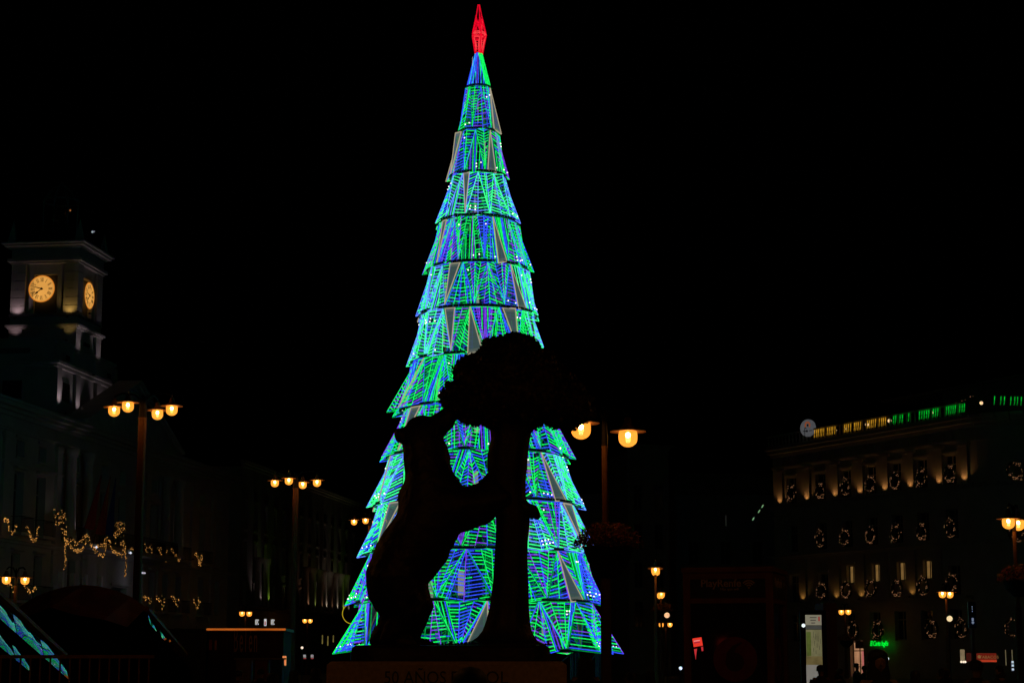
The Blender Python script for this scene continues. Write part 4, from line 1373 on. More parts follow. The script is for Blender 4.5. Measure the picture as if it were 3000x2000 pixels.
# ================================================================== STREET LAMPS
def lamp_parts(root, H, heads, far=False, postr=.17):
    """heads: list of (dx, dy) arm ends"""
    b = MB()
    if H < 9:
        lw_ = max(.13, postr)
        b.lathe([(lw_ * 1.4, 0), (lw_ * 1.4, .5), (lw_ * 1.05, .8), (lw_, 1.0), (lw_, H * .52), (postr, H * .54), (postr * .95, H - .5)], 14)
    else:
        b.lathe([(postr * 1.6, 0), (postr * 1.6, .5), (postr * 1.1, .8), (postr, 1.0), (postr * .95, H - .5)], 14)
    b.lathe([(postr * 1.12, H - .52), (postr * 1.12, H - .47)], 14)
    for k in range(6):
        a = 2 * PI * k / 6
        b.tube((postr * .97 * math.cos(a), postr * .97 * math.sin(a), H * .55), (postr * .93 * math.cos(a), postr * .93 * math.sin(a), H - .55), postr * .1, 4)
    obj('post', b, POSTM, root, smooth=False)
    c = MB(); c.lathe([(postr * 1.0, H - .47), (postr * .8, H + .35), (.02, H + .5)], 12); obj('cap', c, IRON, root)
    for (dx, dy) in heads:
        a = MB()
        d = Vector((dx, dy, 0)); L = d.length; dn = d / L
        pts = [Vector((0, 0, H + .15)), dn * (L * .3) + Vector((0, 0, H + .5)), dn * (L * .75) + Vector((0, 0, H + .55)), dn * L + Vector((0, 0, H + .42))]
        a.path(pts, .04, 6)
        obj('arm', a, IRON, root)
        h = MB()
        h.lathe([(.02, H + .36), (.08, H + .33), (.13, H + .14), (.24, H + .05), (.45, H + .0), (.455, H - .018), (.24, H - .004)], 22, dx, dy)
        ho = obj('lamp_shade', h, POSTM, root, smooth=False)
        gl = MB()
        prof = [(.225, H - .01), (.235, H - .1), (.232, H - .2)] + [(.232 * math.cos(t), H - .2 - .2 * math.sin(t)) for t in [R(x) for x in (15, 30, 45, 60, 75, 89)]]
        gl.lathe(prof, 20, dx, dy)
        obj('globe', gl, GLOBE, root, smooth=True)
        bb = MB()
        bb.lathe([(.005, H - .03), (.05, H - .05), (.062, H - .1), (.05, H - .15), (.005, H - .17)], 10, dx, dy)
        bb2 = obj('bulb', bb, BULBF if far else BULBM, root, smooth=True)
        lr = MB(); lr.lathe([(.004, H - .255), (.045, H - .27), (.05, H - .29), (.004, H - .31)], 10, dx, dy)
        obj('bulb_glint', lr, emat('bulb_reflection', (1, .6, .2), 3.0), root)  # glowing bead imitates the bulb's second reflection inside the globe
    return root


def lamp(px, py, Y, H, heads, label, group=None, far=False, postr=.17, name='street_lamp'):
    p = at(px, py, Y)
    t = thing(name, label, 'street lamp', (p.x, Y, 0), 0, group)
    return lamp_parts(t, p.z, heads, far, postr)


def cross(a, alpha, n=4):
    return [(a * math.cos(alpha + k * 2 * PI / n), a * math.sin(alpha + k * 2 * PI / n)) for k in range(n)]


GL = 'street lamps round the square'
A4 = lambda a, deg: [(-a * math.cos(R(deg)), a * math.sin(R(deg)) * .4), (-a * math.sin(R(deg)), -a * math.cos(R(deg))), (a * math.sin(R(deg)), a * math.cos(R(deg))), (a * math.cos(R(deg)), -a * math.sin(R(deg)) * .4)]
lamp(419, 1190, 76, 0, A4(1.26, 17), 'tall four headed lamp in front of the hall, biggest on the left', GL)
lamp(867, 1406, 112, 0, A4(1.30, 12), 'tall four headed lamp between the hall and the tree', GL)
lamp(1085, 1522, 146, 0, A4(1.30, 12), 'tall four headed lamp half hidden behind the left of the tree', GL)
lamp(1771, 1250, 45.6, 0, [(-.605, -.82), (.625, .86)], 'near twin lamp right of the statue with a flower basket on its post', GL, postr=.075)
lamp(47, 1690, 104, 0, [(-.42, -.4), (.42, .3)], 'twin lamp in front of the hall at the left edge', GL, postr=.075)
lamp(720, 1791, 165, 0, [(-.28, -.25), (.28, .2)], 'small twin lamp above the kiosk', GL, True, .065)
lamp(901, 1813, 200, 0, [(-.26, -.2), (.26, .2)], 'tiny twin lamp left of the tree, the higher of two', GL, True, .065)
lamp(928, 1838, 225, 0, [(-.22, -.2), (.22, .2)], 'tiny twin lamp left of the tree, the lower of two', GL, True, .065)
lamp(1920, 1664, 108, 0, [(-.06, -.8), (.08, .8)], 'highest of the lamps left of the lift kiosk, heads in line', GL, postr=.075)
lamp(1936, 1736, 132, 0, [(-.03, -.8), (.03, .8)], 'second of the lamps left of the lift kiosk, heads in line', GL, True, .07)
lamp(1950, 1824, 185, 0, [(.4, -.3), (-.4, .3)], 'lowest small lamp left of the lift kiosk', GL, True, .065)
lamp(2970, 1520, 71, 0, [(-.30, -.35), (.30, .5)], 'twin lamp at the right edge before the store', GL, postr=.075)
lamp(2771, 1733, 125, 0, [(-.30, -.3), (.30, .2)], 'twin lamp under the third row of store wreaths', GL, postr=.075)
lamp(2475, 1786, 162, 0, [(-.24, .3), (.24, -.3)], 'small twin lamp right of the lit map panel', GL, True, .065)
# two more of the same lamps stand beside the viewer and light the pedestal
t = thing('street_lamp', 'four headed lamp standing left of the statue outside the view', 'street lamp', (-5.5, 14.0, 0), 0, GL)
lamp_parts(t, 7.2, cross(1.1, .4), False, .16)
t = thing('street_lamp', 'four headed lamp standing right of the statue outside the view', 'street lamp', (5.6, 13.2, 0), 0, GL)
lamp_parts(t, 7.2, cross(1.1, .7), False, .16)
t = thing('street_lamp', 'four headed lamp before the lift kiosk outside the view', 'street lamp', (10.2, 31.0, 0), 0, GL)
lamp_parts(t, 7.2, cross(1.1, .3), False, .16)
t = thing('street_lamp', 'four headed lamp by the station canopies outside the view', 'street lamp', (-10.6, 31.0, 0), 0, GL)
lamp_parts(t, 7.2, cross(1.1, .9), False, .16)

# hanging basket on the near right lamp
def leafmass(n, fn, s0, s1, seed):
    r = random.Random(seed); b = MB()
    for k in range(n):
        c_ = Vector(fn(r)); s_ = r.uniform(s0, s1)
        u_ = Vector((r.gauss(0, 1), r.gauss(0, 1), r.gauss(0, 1))).normalized(); v_ = u_.orthogonal().normalized() * .45
        b.add([c_ - u_ * s_, c_ + v_ * s_, c_ + u_ * s_, c_ - v_ * s_], [(0, 1, 2, 3)], r.choice((0, 0, 1)))
    return b


p = at(1783, 1600, 45.4)
hb = thing('flower_basket', 'round planter of red leaved plants hung on the near right lamp post', 'planter', (p.x, 45.6, p.z), 0)
b = MB(); b.lathe([(.2, -.75), (.36, -.6), (.5, -.35), (.6, -.05), (.62, 0), (.55, -.02), (.05, -.05)], 20); obj('bowl', b, IRON, hb)
LEAFR = mat('red_leaves', (.22, .03, .015), .7, var=.4, scale=9); LEAFG = mat('dull_green_leaves', (.05, .05, .015), .7, var=.4, scale=9)


def bask(r):
    t = r.random() * 2 * PI; q = math.sqrt(r.random())
    h = .66 * (1 - q ** 3 * .75) * r.random() ** .6
    return (q * .78 * math.cos(t) - .05 + (.15 if r.random() < .2 else 0), q * .75 * math.sin(t), h - .05)


o = obj('foliage', leafmass(2600, bask, .025, .06, 4), [LEAFR, LEAFG], hb); o['kind'] = 'stuff'
b = MB(); rr_ = random.Random(9)
for k in range(26):
    a = rr_.random() * 2 * PI; e = Vector((math.cos(a) * .85, math.sin(a) * .8, rr_.uniform(.2, .6)))
    b.tube((0, 0, .05), e * rr_.uniform(.7, 1.), .006, 3)
obj('stems', b, LEAFG, hb)
for (px, py, Y, lb_) in ((2480, 1875, 160, 'small flower basket on the twin lamp beside the lit doorway'), (1944, 1790, 131, 'dark flower basket on the second lamp left of the lift kiosk'), (2985, 1700, 71, 'dull red flower basket on the twin lamp at the right edge')):
    p = at(px, py, Y)
    t = thing('flower_basket', lb_, 'planter', p)
    b = MB(); b.lathe([(.2, -.6), (.5, -.3), (.6, 0)], 14); obj('bowl', b, IRON, t)
    o = obj('foliage', leafmass(500, bask, .05, .1, px), [LEAFR, LEAFG], t); o['kind'] = 'stuff'

# ================================================================== CHRISTMAS TREE
YT = 85.0
XC = at(1398, 1500, YT).x
XPC = 1398
#   ring centre y, ring half width px, flare px, number of leaves
TI = [(152, 11, 0, 0), (248, 34, 3, 4), (375, 57, 10, 6), (500, 80, 12, 8), (628, 116, 14, 10), (762, 145, 20, 12), (893, 170, 14, 12), (1030, 192, 20, 12),
      (1173, 224, 42, 14), (1311, 262, 28, 14), (1455, 300, 24, 14), (1602, 330, 28, 14), (1754, 358, 28, 14), (1903, 366, 64, 14)]
rings = []
for (py, hw, fl, n) in TI:
    r_ = hw * YT / F
    for _ in range(4):
        z = at(XPC, py, YT - r_).z
        dep = YT * cp + (z - EYE) * sp_
        r_ = hw * dep / F
    rings.append((z, r_, fl * dep / F, n))
LEDG = emat('green_rope_light', (.006, 1.0, .12), 1.05, var=.28, scale=9)
LEDG2 = emat('dim_green_rope_light', (.0, .55, .10), .55, var=.3, scale=9)
LEDB = emat('blue_rope_light', (.03, .08, 1.0), 1.2, var=.25, scale=9)
LEDP = emat('purple_rope_light', (.20, .04, .85), 1.0, var=.3, scale=9)
LEDC = emat('pale_blue_rope_light', (.11, .24, 1.0), 1.35, var=.25, scale=9)
LEDM = emat('mint_rope_light', (.04, 1.0, .26), 1.35, var=.25, scale=9)
LEDW = emat('white_bulb', (1, 1, .95), 1.8)
EDGE = emat('edge_lit_acrylic', (.70, .60, .40), .6)
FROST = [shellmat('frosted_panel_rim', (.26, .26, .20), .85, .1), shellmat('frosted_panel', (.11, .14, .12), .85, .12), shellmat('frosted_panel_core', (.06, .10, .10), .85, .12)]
LEDS = [LEDG, LEDB, LEDP, LEDC, LEDM, LEDG2]
G_, B_, P_, C_, M_, D_ = range(6)
tree = thing('christmas_tree', 'towering cone shaped Christmas tree of green, blue and violet light tubes', 'christmas tree', (XC, YT, 0))
TR = random.Random(21)


def cyl(r_, az, z):
    # az measured from the camera side: 0 = towards camera, + = right
    return Vector((r_ * math.sin(az), -r_ * math.cos(az), z))


def ordering(tier, az):
    """which colours dominate where"""
    bright = (tier in (4,) or (tier in (6, 7, 10, 11) and (math.sin(az) < -.6 or math.sin(az) > .8)) or (tier == 11 and .3 < math.sin(az) < .7))
    return bright


def palette(bright):
    q = TR.random()
    if bright:
        return TR.choice([[M_, M_, C_], [M_, M_, B_], [C_, M_, M_], [M_, C_, G_], [M_, B_], [M_, M_, C_]])
    return TR.choice([[G_], [G_, P_, G_], [G_, G_, B_], [G_, B_], [G_, P_], [G_, G_, P_], [B_, P_], [B_], [G_, B_, P_], [G_, D_], [P_, B_, G_, G_], [G_, D_, G_], [B_, B_, G_]])


def half_pattern(mb, A, Fp, O, pal, th, n, bulbs, rowoff, kind=None):
    """A common point (narrow end), Fp end of ridge, O outer end; tubes fill the triangle A,Fp,O"""
    kind = kind or TR.choices(['rung', 'chev_up', 'chev_dn', 'vert', 'cross', 'zig'], [5, 4, 3, 2.2, 2.4, 1])[0]
    cc = lambda i: pal[i % len(pal)] if TR.random() < .75 else TR.choice((G_, G_, B_, pal[0]))

    def rung(p, q, c_):
        # hand fixed tubes: some short, some missing, some broken by a coupling
        if TR.random() < .07:
            return
        a, z = TR.uniform(0, .07), TR.uniform(.9, 1)
        if TR.random() < .3:
            m = TR.uniform(.4, .6)
            mb.tube(p.lerp(q, a), p.lerp(q, m - .04), th, 4, c_); mb.tube(p.lerp(q, m + .04), p.lerp(q, z), th, 4, cc(n + 1))
        else:
            mb.tube(p.lerp(q, a), p.lerp(q, z), th, 4, c_)
    if kind in ('rung', 'cross'):
        for i in range(1, n + 1):
            t = (i + TR.uniform(-.12, .12)) / (n + .5)
            rung(A.lerp(Fp, t), A.lerp(O, t), cc(i))
    if kind in ('chev_up', 'chev_dn'):
        d = .075 if kind == 'chev_up' else -.075
        for i in range(1, n + 1):
            t = i / (n + .5)
            t2 = t + d
            p = A.lerp(Fp, t)
            if t2 > 1:
                q = p.lerp(A.lerp(O, min(t2, 1.3)), (1 - t) / d)
            elif t2 < 0:
                continue
            else:
                q = A.lerp(O, t2)
            rung(p, q, cc(i))
        if d < 0:
            for k in range(1, 3):
                p = Fp.lerp(O, k / 3.); t = 1 + d * (1 - k / 3.) * .9
                mb.tube(p, A.lerp(O, min(1, t + .02)), th, 4, cc(k))
    if kind in ('vert', 'cross'):
        m = (3 if n > 9 else 2) if kind == 'vert' else 2
        for i in range(m):
            s_ = (i + .5) / (m + .3)
            mb.tube(Fp.lerp(O, s_), A.lerp(O, s_ + .02), th, 4, cc(i + 1))
    if kind == 'zig':
        for i in range(1, n):
            mb.tube(A.lerp(Fp, i / n), A.lerp(O, (i + 1) / n), th, 4, cc(i))
            mb.tube(A.lerp(Fp, (i + 1) / n), A.lerp(O, (i + .2) / n), th * .8, 4, cc(i + 1))
    for t in rowoff:
        p, q = A.lerp(Fp, t), A.lerp(O, t)
        L = (q - p).length
        m = int(L / .20)
        for i in range(m):
            if TR.random() < .72 and abs(i - m / 2) < 4:
                bulbs.append(p.lerp(q, (i + .5) / m))


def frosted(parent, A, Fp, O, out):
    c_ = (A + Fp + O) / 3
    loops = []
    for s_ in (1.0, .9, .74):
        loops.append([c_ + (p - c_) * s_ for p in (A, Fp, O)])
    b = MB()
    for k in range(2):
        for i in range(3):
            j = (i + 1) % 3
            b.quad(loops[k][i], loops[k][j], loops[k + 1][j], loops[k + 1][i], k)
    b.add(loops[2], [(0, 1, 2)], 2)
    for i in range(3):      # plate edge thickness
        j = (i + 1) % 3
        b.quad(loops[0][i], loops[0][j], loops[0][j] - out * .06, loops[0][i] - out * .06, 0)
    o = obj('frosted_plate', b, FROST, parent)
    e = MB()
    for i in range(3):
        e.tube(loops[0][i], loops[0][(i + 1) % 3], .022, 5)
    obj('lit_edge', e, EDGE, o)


# frosted halves asked for by the photo: tier -> list of (x px at mid height, orientation)
FRO = {2: [(1437, 'u')], 3: [(1435, 'u'), (1336, 'd')], 4: [(1350, 'd')], 5: [(1468, 'u'), (1292, 'd')], 6: [(1352, 'd'), (1520, 'u')], 7: [(1315, 'd'), (1387, 'u'), (1494, 'd')],
       8: [(1214, 'u')], 9: [(1222, 'd')], 10: [(1612, 'u'), (1125, 'd')], 11: [(1160, 'd'), (1680, 'd')], 12: [(1645, 'u')], 13: [(1372, 'u')]}
for i in range(1, 14):
    z0, r0, _, _ = rings[i - 1]
    z1, r1, fl, n = rings[i]
    z0 -= .05
    r0 *= .955 if i > 1 else 1.
    dep = YT * cp + ((z0 + z1) / 2 - EYE) * sp_
    step = 2 * PI / n
    off = TR.uniform(0, step)
    # put one leaf close to each silhouette edge
    off = (PI / 2 - .12 if i % 2 else PI / 2 - .3)
    th = .0195 + .0008 * i
    nr = max(8, int((z0 - z1) / .15))
    # choose which halves are frosted
    halves = []
    for k in range(n):
        azc = off + k * step
        for sgn in (-1, 1):
            halves.append(('u', k, sgn, azc + sgn * step * .17))
            halves.append(('d', k, sgn, azc + step / 2 + sgn * step * .17))
    chosen = set()
    for (px, ori) in FRO.get(i, []):
        s_ = (px - XPC) / F * dep / ((r0 + r1) / 2)
        s_ = max(-.97, min(.97, s_))
        best = min((h for h in halves if h[0] == ori), key=lambda h: abs(((h[3] - math.asin(s_) + PI) % (2 * PI)) - PI))
        chosen.add(best[:3])
    for h in halves:      # a few at the back too
        if math.cos(h[3]) < -.2 and TR.random() < .1:
            chosen.add(h[:3])
    for k in range(n):
        azc = off + k * step
        for ori in ('u', 'd'):
            if ori == 'u':
                az = azc
                A = cyl(r0 * .99, az, z0)
                edge = abs(math.sin(az)) > .8
                f_ = fl * (1.0 if edge else TR.choice((.15, .45, .9)))
                if i == 13 and not edge:
                    f_ *= .3
                Fp = cyl(r1 + f_, az, z1 - .06 - .08 * (f_ > .1))
                Os = (cyl(r1, az - step / 2 * .96, z1 + .05), cyl(r1, az + step / 2 * .96, z1 + .05))
            else:
                az = azc + step / 2
                A = cyl(r1 * .995, az, z1 + .10)
                Fp = cyl(r0 + TR.choice((0, .05, .2)) * min(1, r0), az, z0 - .02)
                Os = (cyl(r0 * .99, az - step / 2 * .96, z0), cyl(r0 * .99, az + step / 2 * .96, z0))
            br = ordering(i, az)
            pal = palette(br)
            mb = MB(); bul = []
            # frame tubes of the leaf
            ec = TR.choice((D_, B_, G_, D_)) if not br else TR.choice((M_, C_))
            rc = TR.choice((G_, B_, P_)) if not br else C_
            mb.tube(A, Fp, th * .9, 4, rc)
            anyfro = [(ori, k, s_) in chosen for s_ in (-1, 1)]
            kind = TR.choices(['rung', 'chev_up', 'chev_dn', 'vert', 'cross', 'zig'], [5, 4, 3, 2.0, 2.4, 1])[0]
            if i == 1:
                kind = 'vert'
            root = None
            fr_jobs = []
            for si, s_ in enumerate((-1, 1)):
                O = Os[si]
                if anyfro[si]:
                    fr_jobs.append((A, Fp, Fp.lerp(O, .84)))
                    mb.tube(A, O, th * 1.05, 4, ec); mb.tube(Fp, O, th * 1.05, 4, ec)
                    for q in range(4):
                        mb.tube(A.lerp(Fp.lerp(O, .88), .4 + .15 * q), A.lerp(O, .4 + .15 * q), th, 4, ec)
                    continue
                mb.tube(A, O, th * .62, 4, ec)
                mb.tube(Fp, O, th * .8, 4, ec)
                ro = []
                if TR.random() < .38 and i > 1:
                    ro = [.88] if ori == 'u' else [.80]
                    if TR.random() < .4:
                        ro.append(ro[0] - .07)
                pal2 = pal if TR.random() < .6 else palette(br)
                if i == 1:
                    pal2 = [B_] if math.sin(az) < 0 else [G_]
                kd = kind if TR.random() < .7 or i == 1 else None
                if i < 5 or TR.random() < .12:
                    half_pattern(mb, A, Fp, O, pal2, th * .92, nr, bul, ro, kd)
                else:
                    # a middle strut splits the half into two narrow ladders with their own rungs
                    c_ = TR.uniform(.4, .6)
                    Mp = Fp.lerp(O, c_)
                    mb.tube(A, Mp, th * .8, 4, TR.choice(pal2))
                    k2 = kd if kd in ('chev_up', 'chev_dn') and TR.random() < .5 else TR.choice(('rung', 'chev_up', 'chev_dn', 'rung', 'cross', 'vert'))
                    half_pattern(mb, A, Fp, Mp, pal2, th * 1.0, nr, bul, ro, 'rung' if kd == 'cross' else kd)
                    half_pattern(mb, A, Mp, O, pal if TR.random() < .5 else palette(br), th * 1.0, nr, bul, ro if TR.random() < .5 else [], k2)
            o = obj('leaf_panel', mb, LEDS, tree)
            if bul:
                bb = MB()
                for p in bul:
                    bb.ball(p + Vector((p.x, p.y, 0)).normalized() * .05, .038)
                obj('white_bulbs', bb, LEDW, o, kind='stuff')
            for (a_, f2, o2) in fr_jobs:
                out = Vector((a_.x + f2.x, a_.y + f2.y, 0)).normalized()
                frosted(o, a_ + out * .06, f2 + out * .06, o2 + out * .06, out)
    # dark ring at the foot of the tier
    rg = MB(); N = 64
    for k in range(N):
        t0, t1 = 2 * PI * k / N, 2 * PI * (k + 1) / N
        rg.tube(cyl(r1 + .03, t0, z1 + .0), cyl(r1 + .03, t1, z1 + .0), .075 if i > 2 else .06, 6)
    obj('ring', rg, STEEL, tree)
    # inner lattice of tubes and service lights
    il = MB()
    ri0, ri1 = r0 * .72, r1 * .72
    m = max(6, n + 2)
    for k in range(m if i > 1 else 1):
        az = 2 * PI * k / m + i * .37
        c_ = TR.choice((B_, P_, D_, G_, B_))
        il.tube(cyl(ri1, az, z1), cyl(ri0, az, z0), th * 1.0, 4, c_)
        if TR.random() < .45:
            a2 = az + 2 * PI / m
            for q in range(5):
                t = (q + .5) / 5
                c2 = TR.choice((B_, P_, D_, D_))
                il.tube(cyl(ri1, az, z1).lerp(cyl(ri0, az, z0), t), cyl(ri1, a2, z1).lerp(cyl(ri0, a2, z0), t), th * .8, 4, c2)
    o = obj('inner_lattice', il, LEDS, tree); o['kind'] = 'stuff'
    ws = MB()
    for k in range(2 if i > 2 else 1):
        az = TR.uniform(-1.2, 1.2)
        pz = TR.uniform(z1, (z0 + z1) / 2)
        h = (z0 - z1) * .5
        ws.add([cyl(r1 * .6, az - .05, pz), cyl(r1 * .6, az + .05, pz), cyl(r1 * .6, az + .03, pz + h), cyl(r1 * .6, az - .05, pz + h)], [(0, 1, 2, 3)])
    obj('inner_light_plate', ws, emat('white_service_plate', (.62, .70, .62), .8, var=.2), tree)
# black backing net (darkens and softly catches the glow)
net = bpy.data.materials.new('dark_netting')
net.use_nodes = True
nn = net.node_tree.nodes; nl = net.node_tree.links
nn.clear()
o_ = nn.new('ShaderNodeOutputMaterial'); t_ = nn.new('ShaderNodeBsdfTransparent'); d_ = nn.new('ShaderNodeBsdfDiffuse'); x_ = nn.new('ShaderNodeMixShader')
d_.inputs[0].default_value = (.03, .04, .045, 1)
x_.inputs[0].default_value = .6
nl.new(t_.outputs[0], x_.inputs[1]); nl.new(d_.outputs[0], x_.inputs[2]); nl.new(x_.outputs[0], o_.inputs[0])
nb = MB(); nb.lathe([(rings[i][1] * .93, rings[i][0]) for i in range(1, 14)], 48)
obj('netting', nb, net, tree, smooth=True)
ms = MB(); ms.tube((0, 0, 0), (0, 0, rings[0][0]), .28, 10, r2=.08)
for i in range(1, 14):
    z1, r1 = rings[i][0], rings[i][1]
    for k in range(6):
        ms.tube((0, 0, z1), cyl(r1, 2 * PI * k / 6, z1), .04, 4)
obj('mast', ms, STEEL, tree)
lg = MB()
zb, rb = rings[13][0], rings[13][1]
for k in range(14):
    a = 2 * PI * k / 14
    lg.tube(cyl(rb, a, zb - .1), cyl(rb, a, 0), .1, 6)
    lg.tube(cyl(rb, a, zb - .1), cyl(rb, a + 2 * PI / 14, .3), .04, 4)
lg.lathe([(rb + .1, .0), (rb + .1, .25), (rb - .2, .25)], 40)
obj('support_frame', lg, mat('grey_truss', (.06, .06, .065), .7, 0, spec=.1), tree)
# little extra spiked leaf right of the near lamp post (same tree, lowest tier corner) is the flared corner itself
# star -------------------------------------------------------------
LEDR = emat('red_rope_light', (.95, .002, .022), .85, var=.3, scale=12)
LEDR2 = emat('pale_red_rope_light', (1., .05, .06), .95, var=.2, scale=12)
ztop_, = [at(1398, 15, YT).z]
zeq = at(1398, 103, YT).z; zlow = at(1398, 160, YT).z
depS = YT * cp + (zeq - EYE) * sp_
req = 22 * depS / F; rlow = 11 * depS / F
star = thing('tree_star', 'red spindle shaped star of light tubes on top of the tree', 'star', (XC, YT, rings[0][0]))
zo = rings[0][0]
NF = 5
for k in range(NF):
    a = 2 * PI * k / NF + .35
    a2 = 2 * PI * (k + 1) / NF + .35
    b = MB()
    T = Vector((.04 * math.sin(a), -.04 * math.cos(a), ztop_ - zo)); E = cyl(req, a, zeq - zo); E2 = cyl(req, a2, zeq - zo); Lw = cyl(rlow, a, zlow - zo)
    M1 = cyl(req * .40, a, zeq - zo + (ztop_ - zeq) * .62)
    b.tube(T, M1, .028, 4, 0); b.tube(M1, E, .04, 4, 0); b.tube(E, Lw, .045, 4, 0); b.tube(E, E2, .03, 4, 1)
    c1 = (M1 + E + E2) / 3
    for s_ in (.85, .65):
        q = [c1 + (p - c1) * s_ for p in (M1, E, E2)]
        for j in range(3):
            b.tube(q[j], q[(j + 1) % 3], .022, 4, (j + k) % 2)
    L2 = cyl(rlow, a2, zlow - zo)
    c2 = (E + E2 + Lw + L2) / 4
    for s_ in (.8, .6, .35):
        q = [c2 + (p - c2) * s_ for p in (E, E2, L2, Lw)]
        for j in range(4):
            b.tube(q[j], q[(j + 1) % 4], .022, 4, (j) % 2)
    inner = Vector((0, 0, zeq - zo))
    for j in range(4):
        b.tube(inner.lerp(E, .25 * j + .2), M1.lerp(E, .25 * j + .1), .018, 4, 0)
    obj('star_fin', b, [LEDR, LEDR2], star)

# yellow hoop on a pole behind the tree foot
p = at(1033, 1796, 97)
hp = thing('ring_sign', 'thin glowing yellow hoop behind the left foot of the tree', 'sign', (p.x, 97, 0))
b = MB(); N = 32; rr = .52
for k in range(N):
    t0, t1 = 2 * PI * k / N, 2 * PI * (k + 1) / N
    b.tube((rr * math.sin(t0), 0, p.z + rr * math.cos(t0)), (rr * math.sin(t1), 0, p.z + rr * math.cos(t1)), .022, 5)
obj('hoop', b, emat('yellow_hoop', (.75, .55, .02), .5), hp)
b = MB(); b.tube((0, .05, 0), (0, .05, p.z - rr), .04, 6); obj('pole', b, IRON, hp)

# ================================================================== STATUE: bear and tree
YS = 24.0


def S(px, py):
    p = at(px, py, YS)
    return (p.x, p.z)


def inflate(poly, k=1.7, res=.025, sub=.04, cap=None):
    """turn an outline (x,z) into a rounded solid: thickness from the Poisson equation inside it"""
    P = [Vector(p) for p in poly]
    pts = []
    for i in range(len(P)):
        a, b_ = P[i], P[(i + 1) % len(P)]
        m = max(1, int((b_ - a).length / sub))
        for j in range(m):
            pts.append(a.lerp(b_, j / m))
    A = np.array([(p.x, p.y) for p in pts])
    x0, z0 = A.min(0) - res * 2; x1, z1 = A.max(0) + res * 2
    nx, nz = int((x1 - x0) / res) + 1, int((z1 - z0) / res) + 1
    gx = x0 + np.arange(nx) * res; gz = z0 + np.arange(nz) * res
    GX, GZ = np.meshgrid(gx, gz, indexing='ij')
    ins = np.zeros_like(GX, bool)
    B2 = np.roll(A, -1, 0)
    for (ax, az), (bx, bz) in zip(A, B2):
        if az == bz:
            continue
        c_ = ((az > GZ) != (bz > GZ)) & (GX < (bx - ax) * (GZ - az) / (bz - az) + ax)
        ins ^= c_
    u = np.zeros_like(GX)
    h2 = res * res
    for it in range(2600):
        n_ = .25 * (np.roll(u, 1, 0) + np.roll(u, -1, 0) + np.roll(u, 1, 1) + np.roll(u, -1, 1) + h2)
        u = np.where(ins, n_, 0)
    H = np.sqrt(np.maximum(u, 0)) * k
    if cap:
        H = cap * np.tanh(H / cap)
    step = 2
    inner = []
    for i in range(0, nx, step):
        for j in range(0, nz, step):
            if ins[i, j]:
                d = np.min((A[:, 0] - gx[i]) ** 2 + (A[:, 1] - gz[j]) ** 2)
                if d > (res * 1.1) ** 2:
                    inner.append((gx[i], gz[j], H[i, j]))
    nb_ = len(pts)
    co = [Vector((p.x, p.y)) for p in pts] + [Vector((a, b_)) for a, b_, _ in inner]
    ed = [(i, (i + 1) % nb_) for i in range(nb_)]
    vo, eo, fo, ov, oe, of = delaunay_2d_cdt(co, ed, [list(range(nb_))], 1, 1e-6)
    hs = []
    for k_, o_ in enumerate(ov):
        oi = o_[0] if o_ else 0
        hs.append(0. if (oi < nb_) else inner[oi - nb_][2])
    V_, Fc = [], []
    fr, bk = [], []
    for v, h in zip(vo, hs):
        if h == 0:
            V_.append((v.x, 0, v.y)); fr.append(len(V_) - 1); bk.append(len(V_) - 1)
        else:
            V_.append((v.x, -h, v.y)); fr.append(len(V_) - 1)
            V_.append((v.x, h, v.y)); bk.append(len(V_) - 1)
    for f in fo:
        a, b_, c_ = f
        n2 = (vo[b_] - vo[a]).cross(vo[c_] - vo[a])
        t = (a, b_, c_) if n2 > 0 else (a, c_, b_)
        Fc.append(tuple(fr[i] for i in t))
        if not all(hs[i] == 0 for i in t):
            Fc.append(tuple(bk[i] for i in reversed(t)))
    return V_, Fc


def cap_mb(b, a, c_, r0, r1, n=14):
    """tapered capsule"""
    a = Vector(a); c_ = Vector(c_); d = (c_ - a)
    for t in range(7):
        p = a.lerp(c_, t / 6); rr = r0 + (r1 - r0) * t / 6
        bm_ = bmesh.new(); bmesh.ops.create_icosphere(bm_, subdivisions=2, radius=rr)
        b.add([p + v.co for v in bm_.verts], [tuple(v.index for v in f.verts) for f in bm_.faces]); bm_.free()
    b.tube(a, c_, r0, 12, r2=r1, caps=True)


def remeshed(mb, name, m, voxel, smooth=4, disp=0., dscale=3.):
    me = mb.mesh(name, [m])
    o = bpy.data.objects.new(name, me); col.objects.link(o)
    r = o.modifiers.new('r', 'REMESH'); r.mode = 'VOXEL'; r.voxel_size = voxel; r.use_smooth_shade = True
    s_ = o.modifiers.new('s', 'SMOOTH'); s_.iterations = smooth; s_.factor = .5
    dg = bpy.context.evaluated_depsgraph_get(); dg.update()
    me2 = bpy.data.meshes.new_from_object(o.evaluated_get(dg))
    bpy.data.objects.remove(o); bpy.data.meshes.remove(me)
    me2.name = name
    me2.materials.clear(); me2.materials.append(m)
    if disp:
        nrm = [v.normal.copy() for v in me2.vertices]
        for v, nn_ in zip(me2.vertices, nrm):
            v.co += nn_ * disp * noise.noise(v.co * dscale)
    me2.polygons.foreach_set('use_smooth', [True] * len(me2.polygons))
    return me2


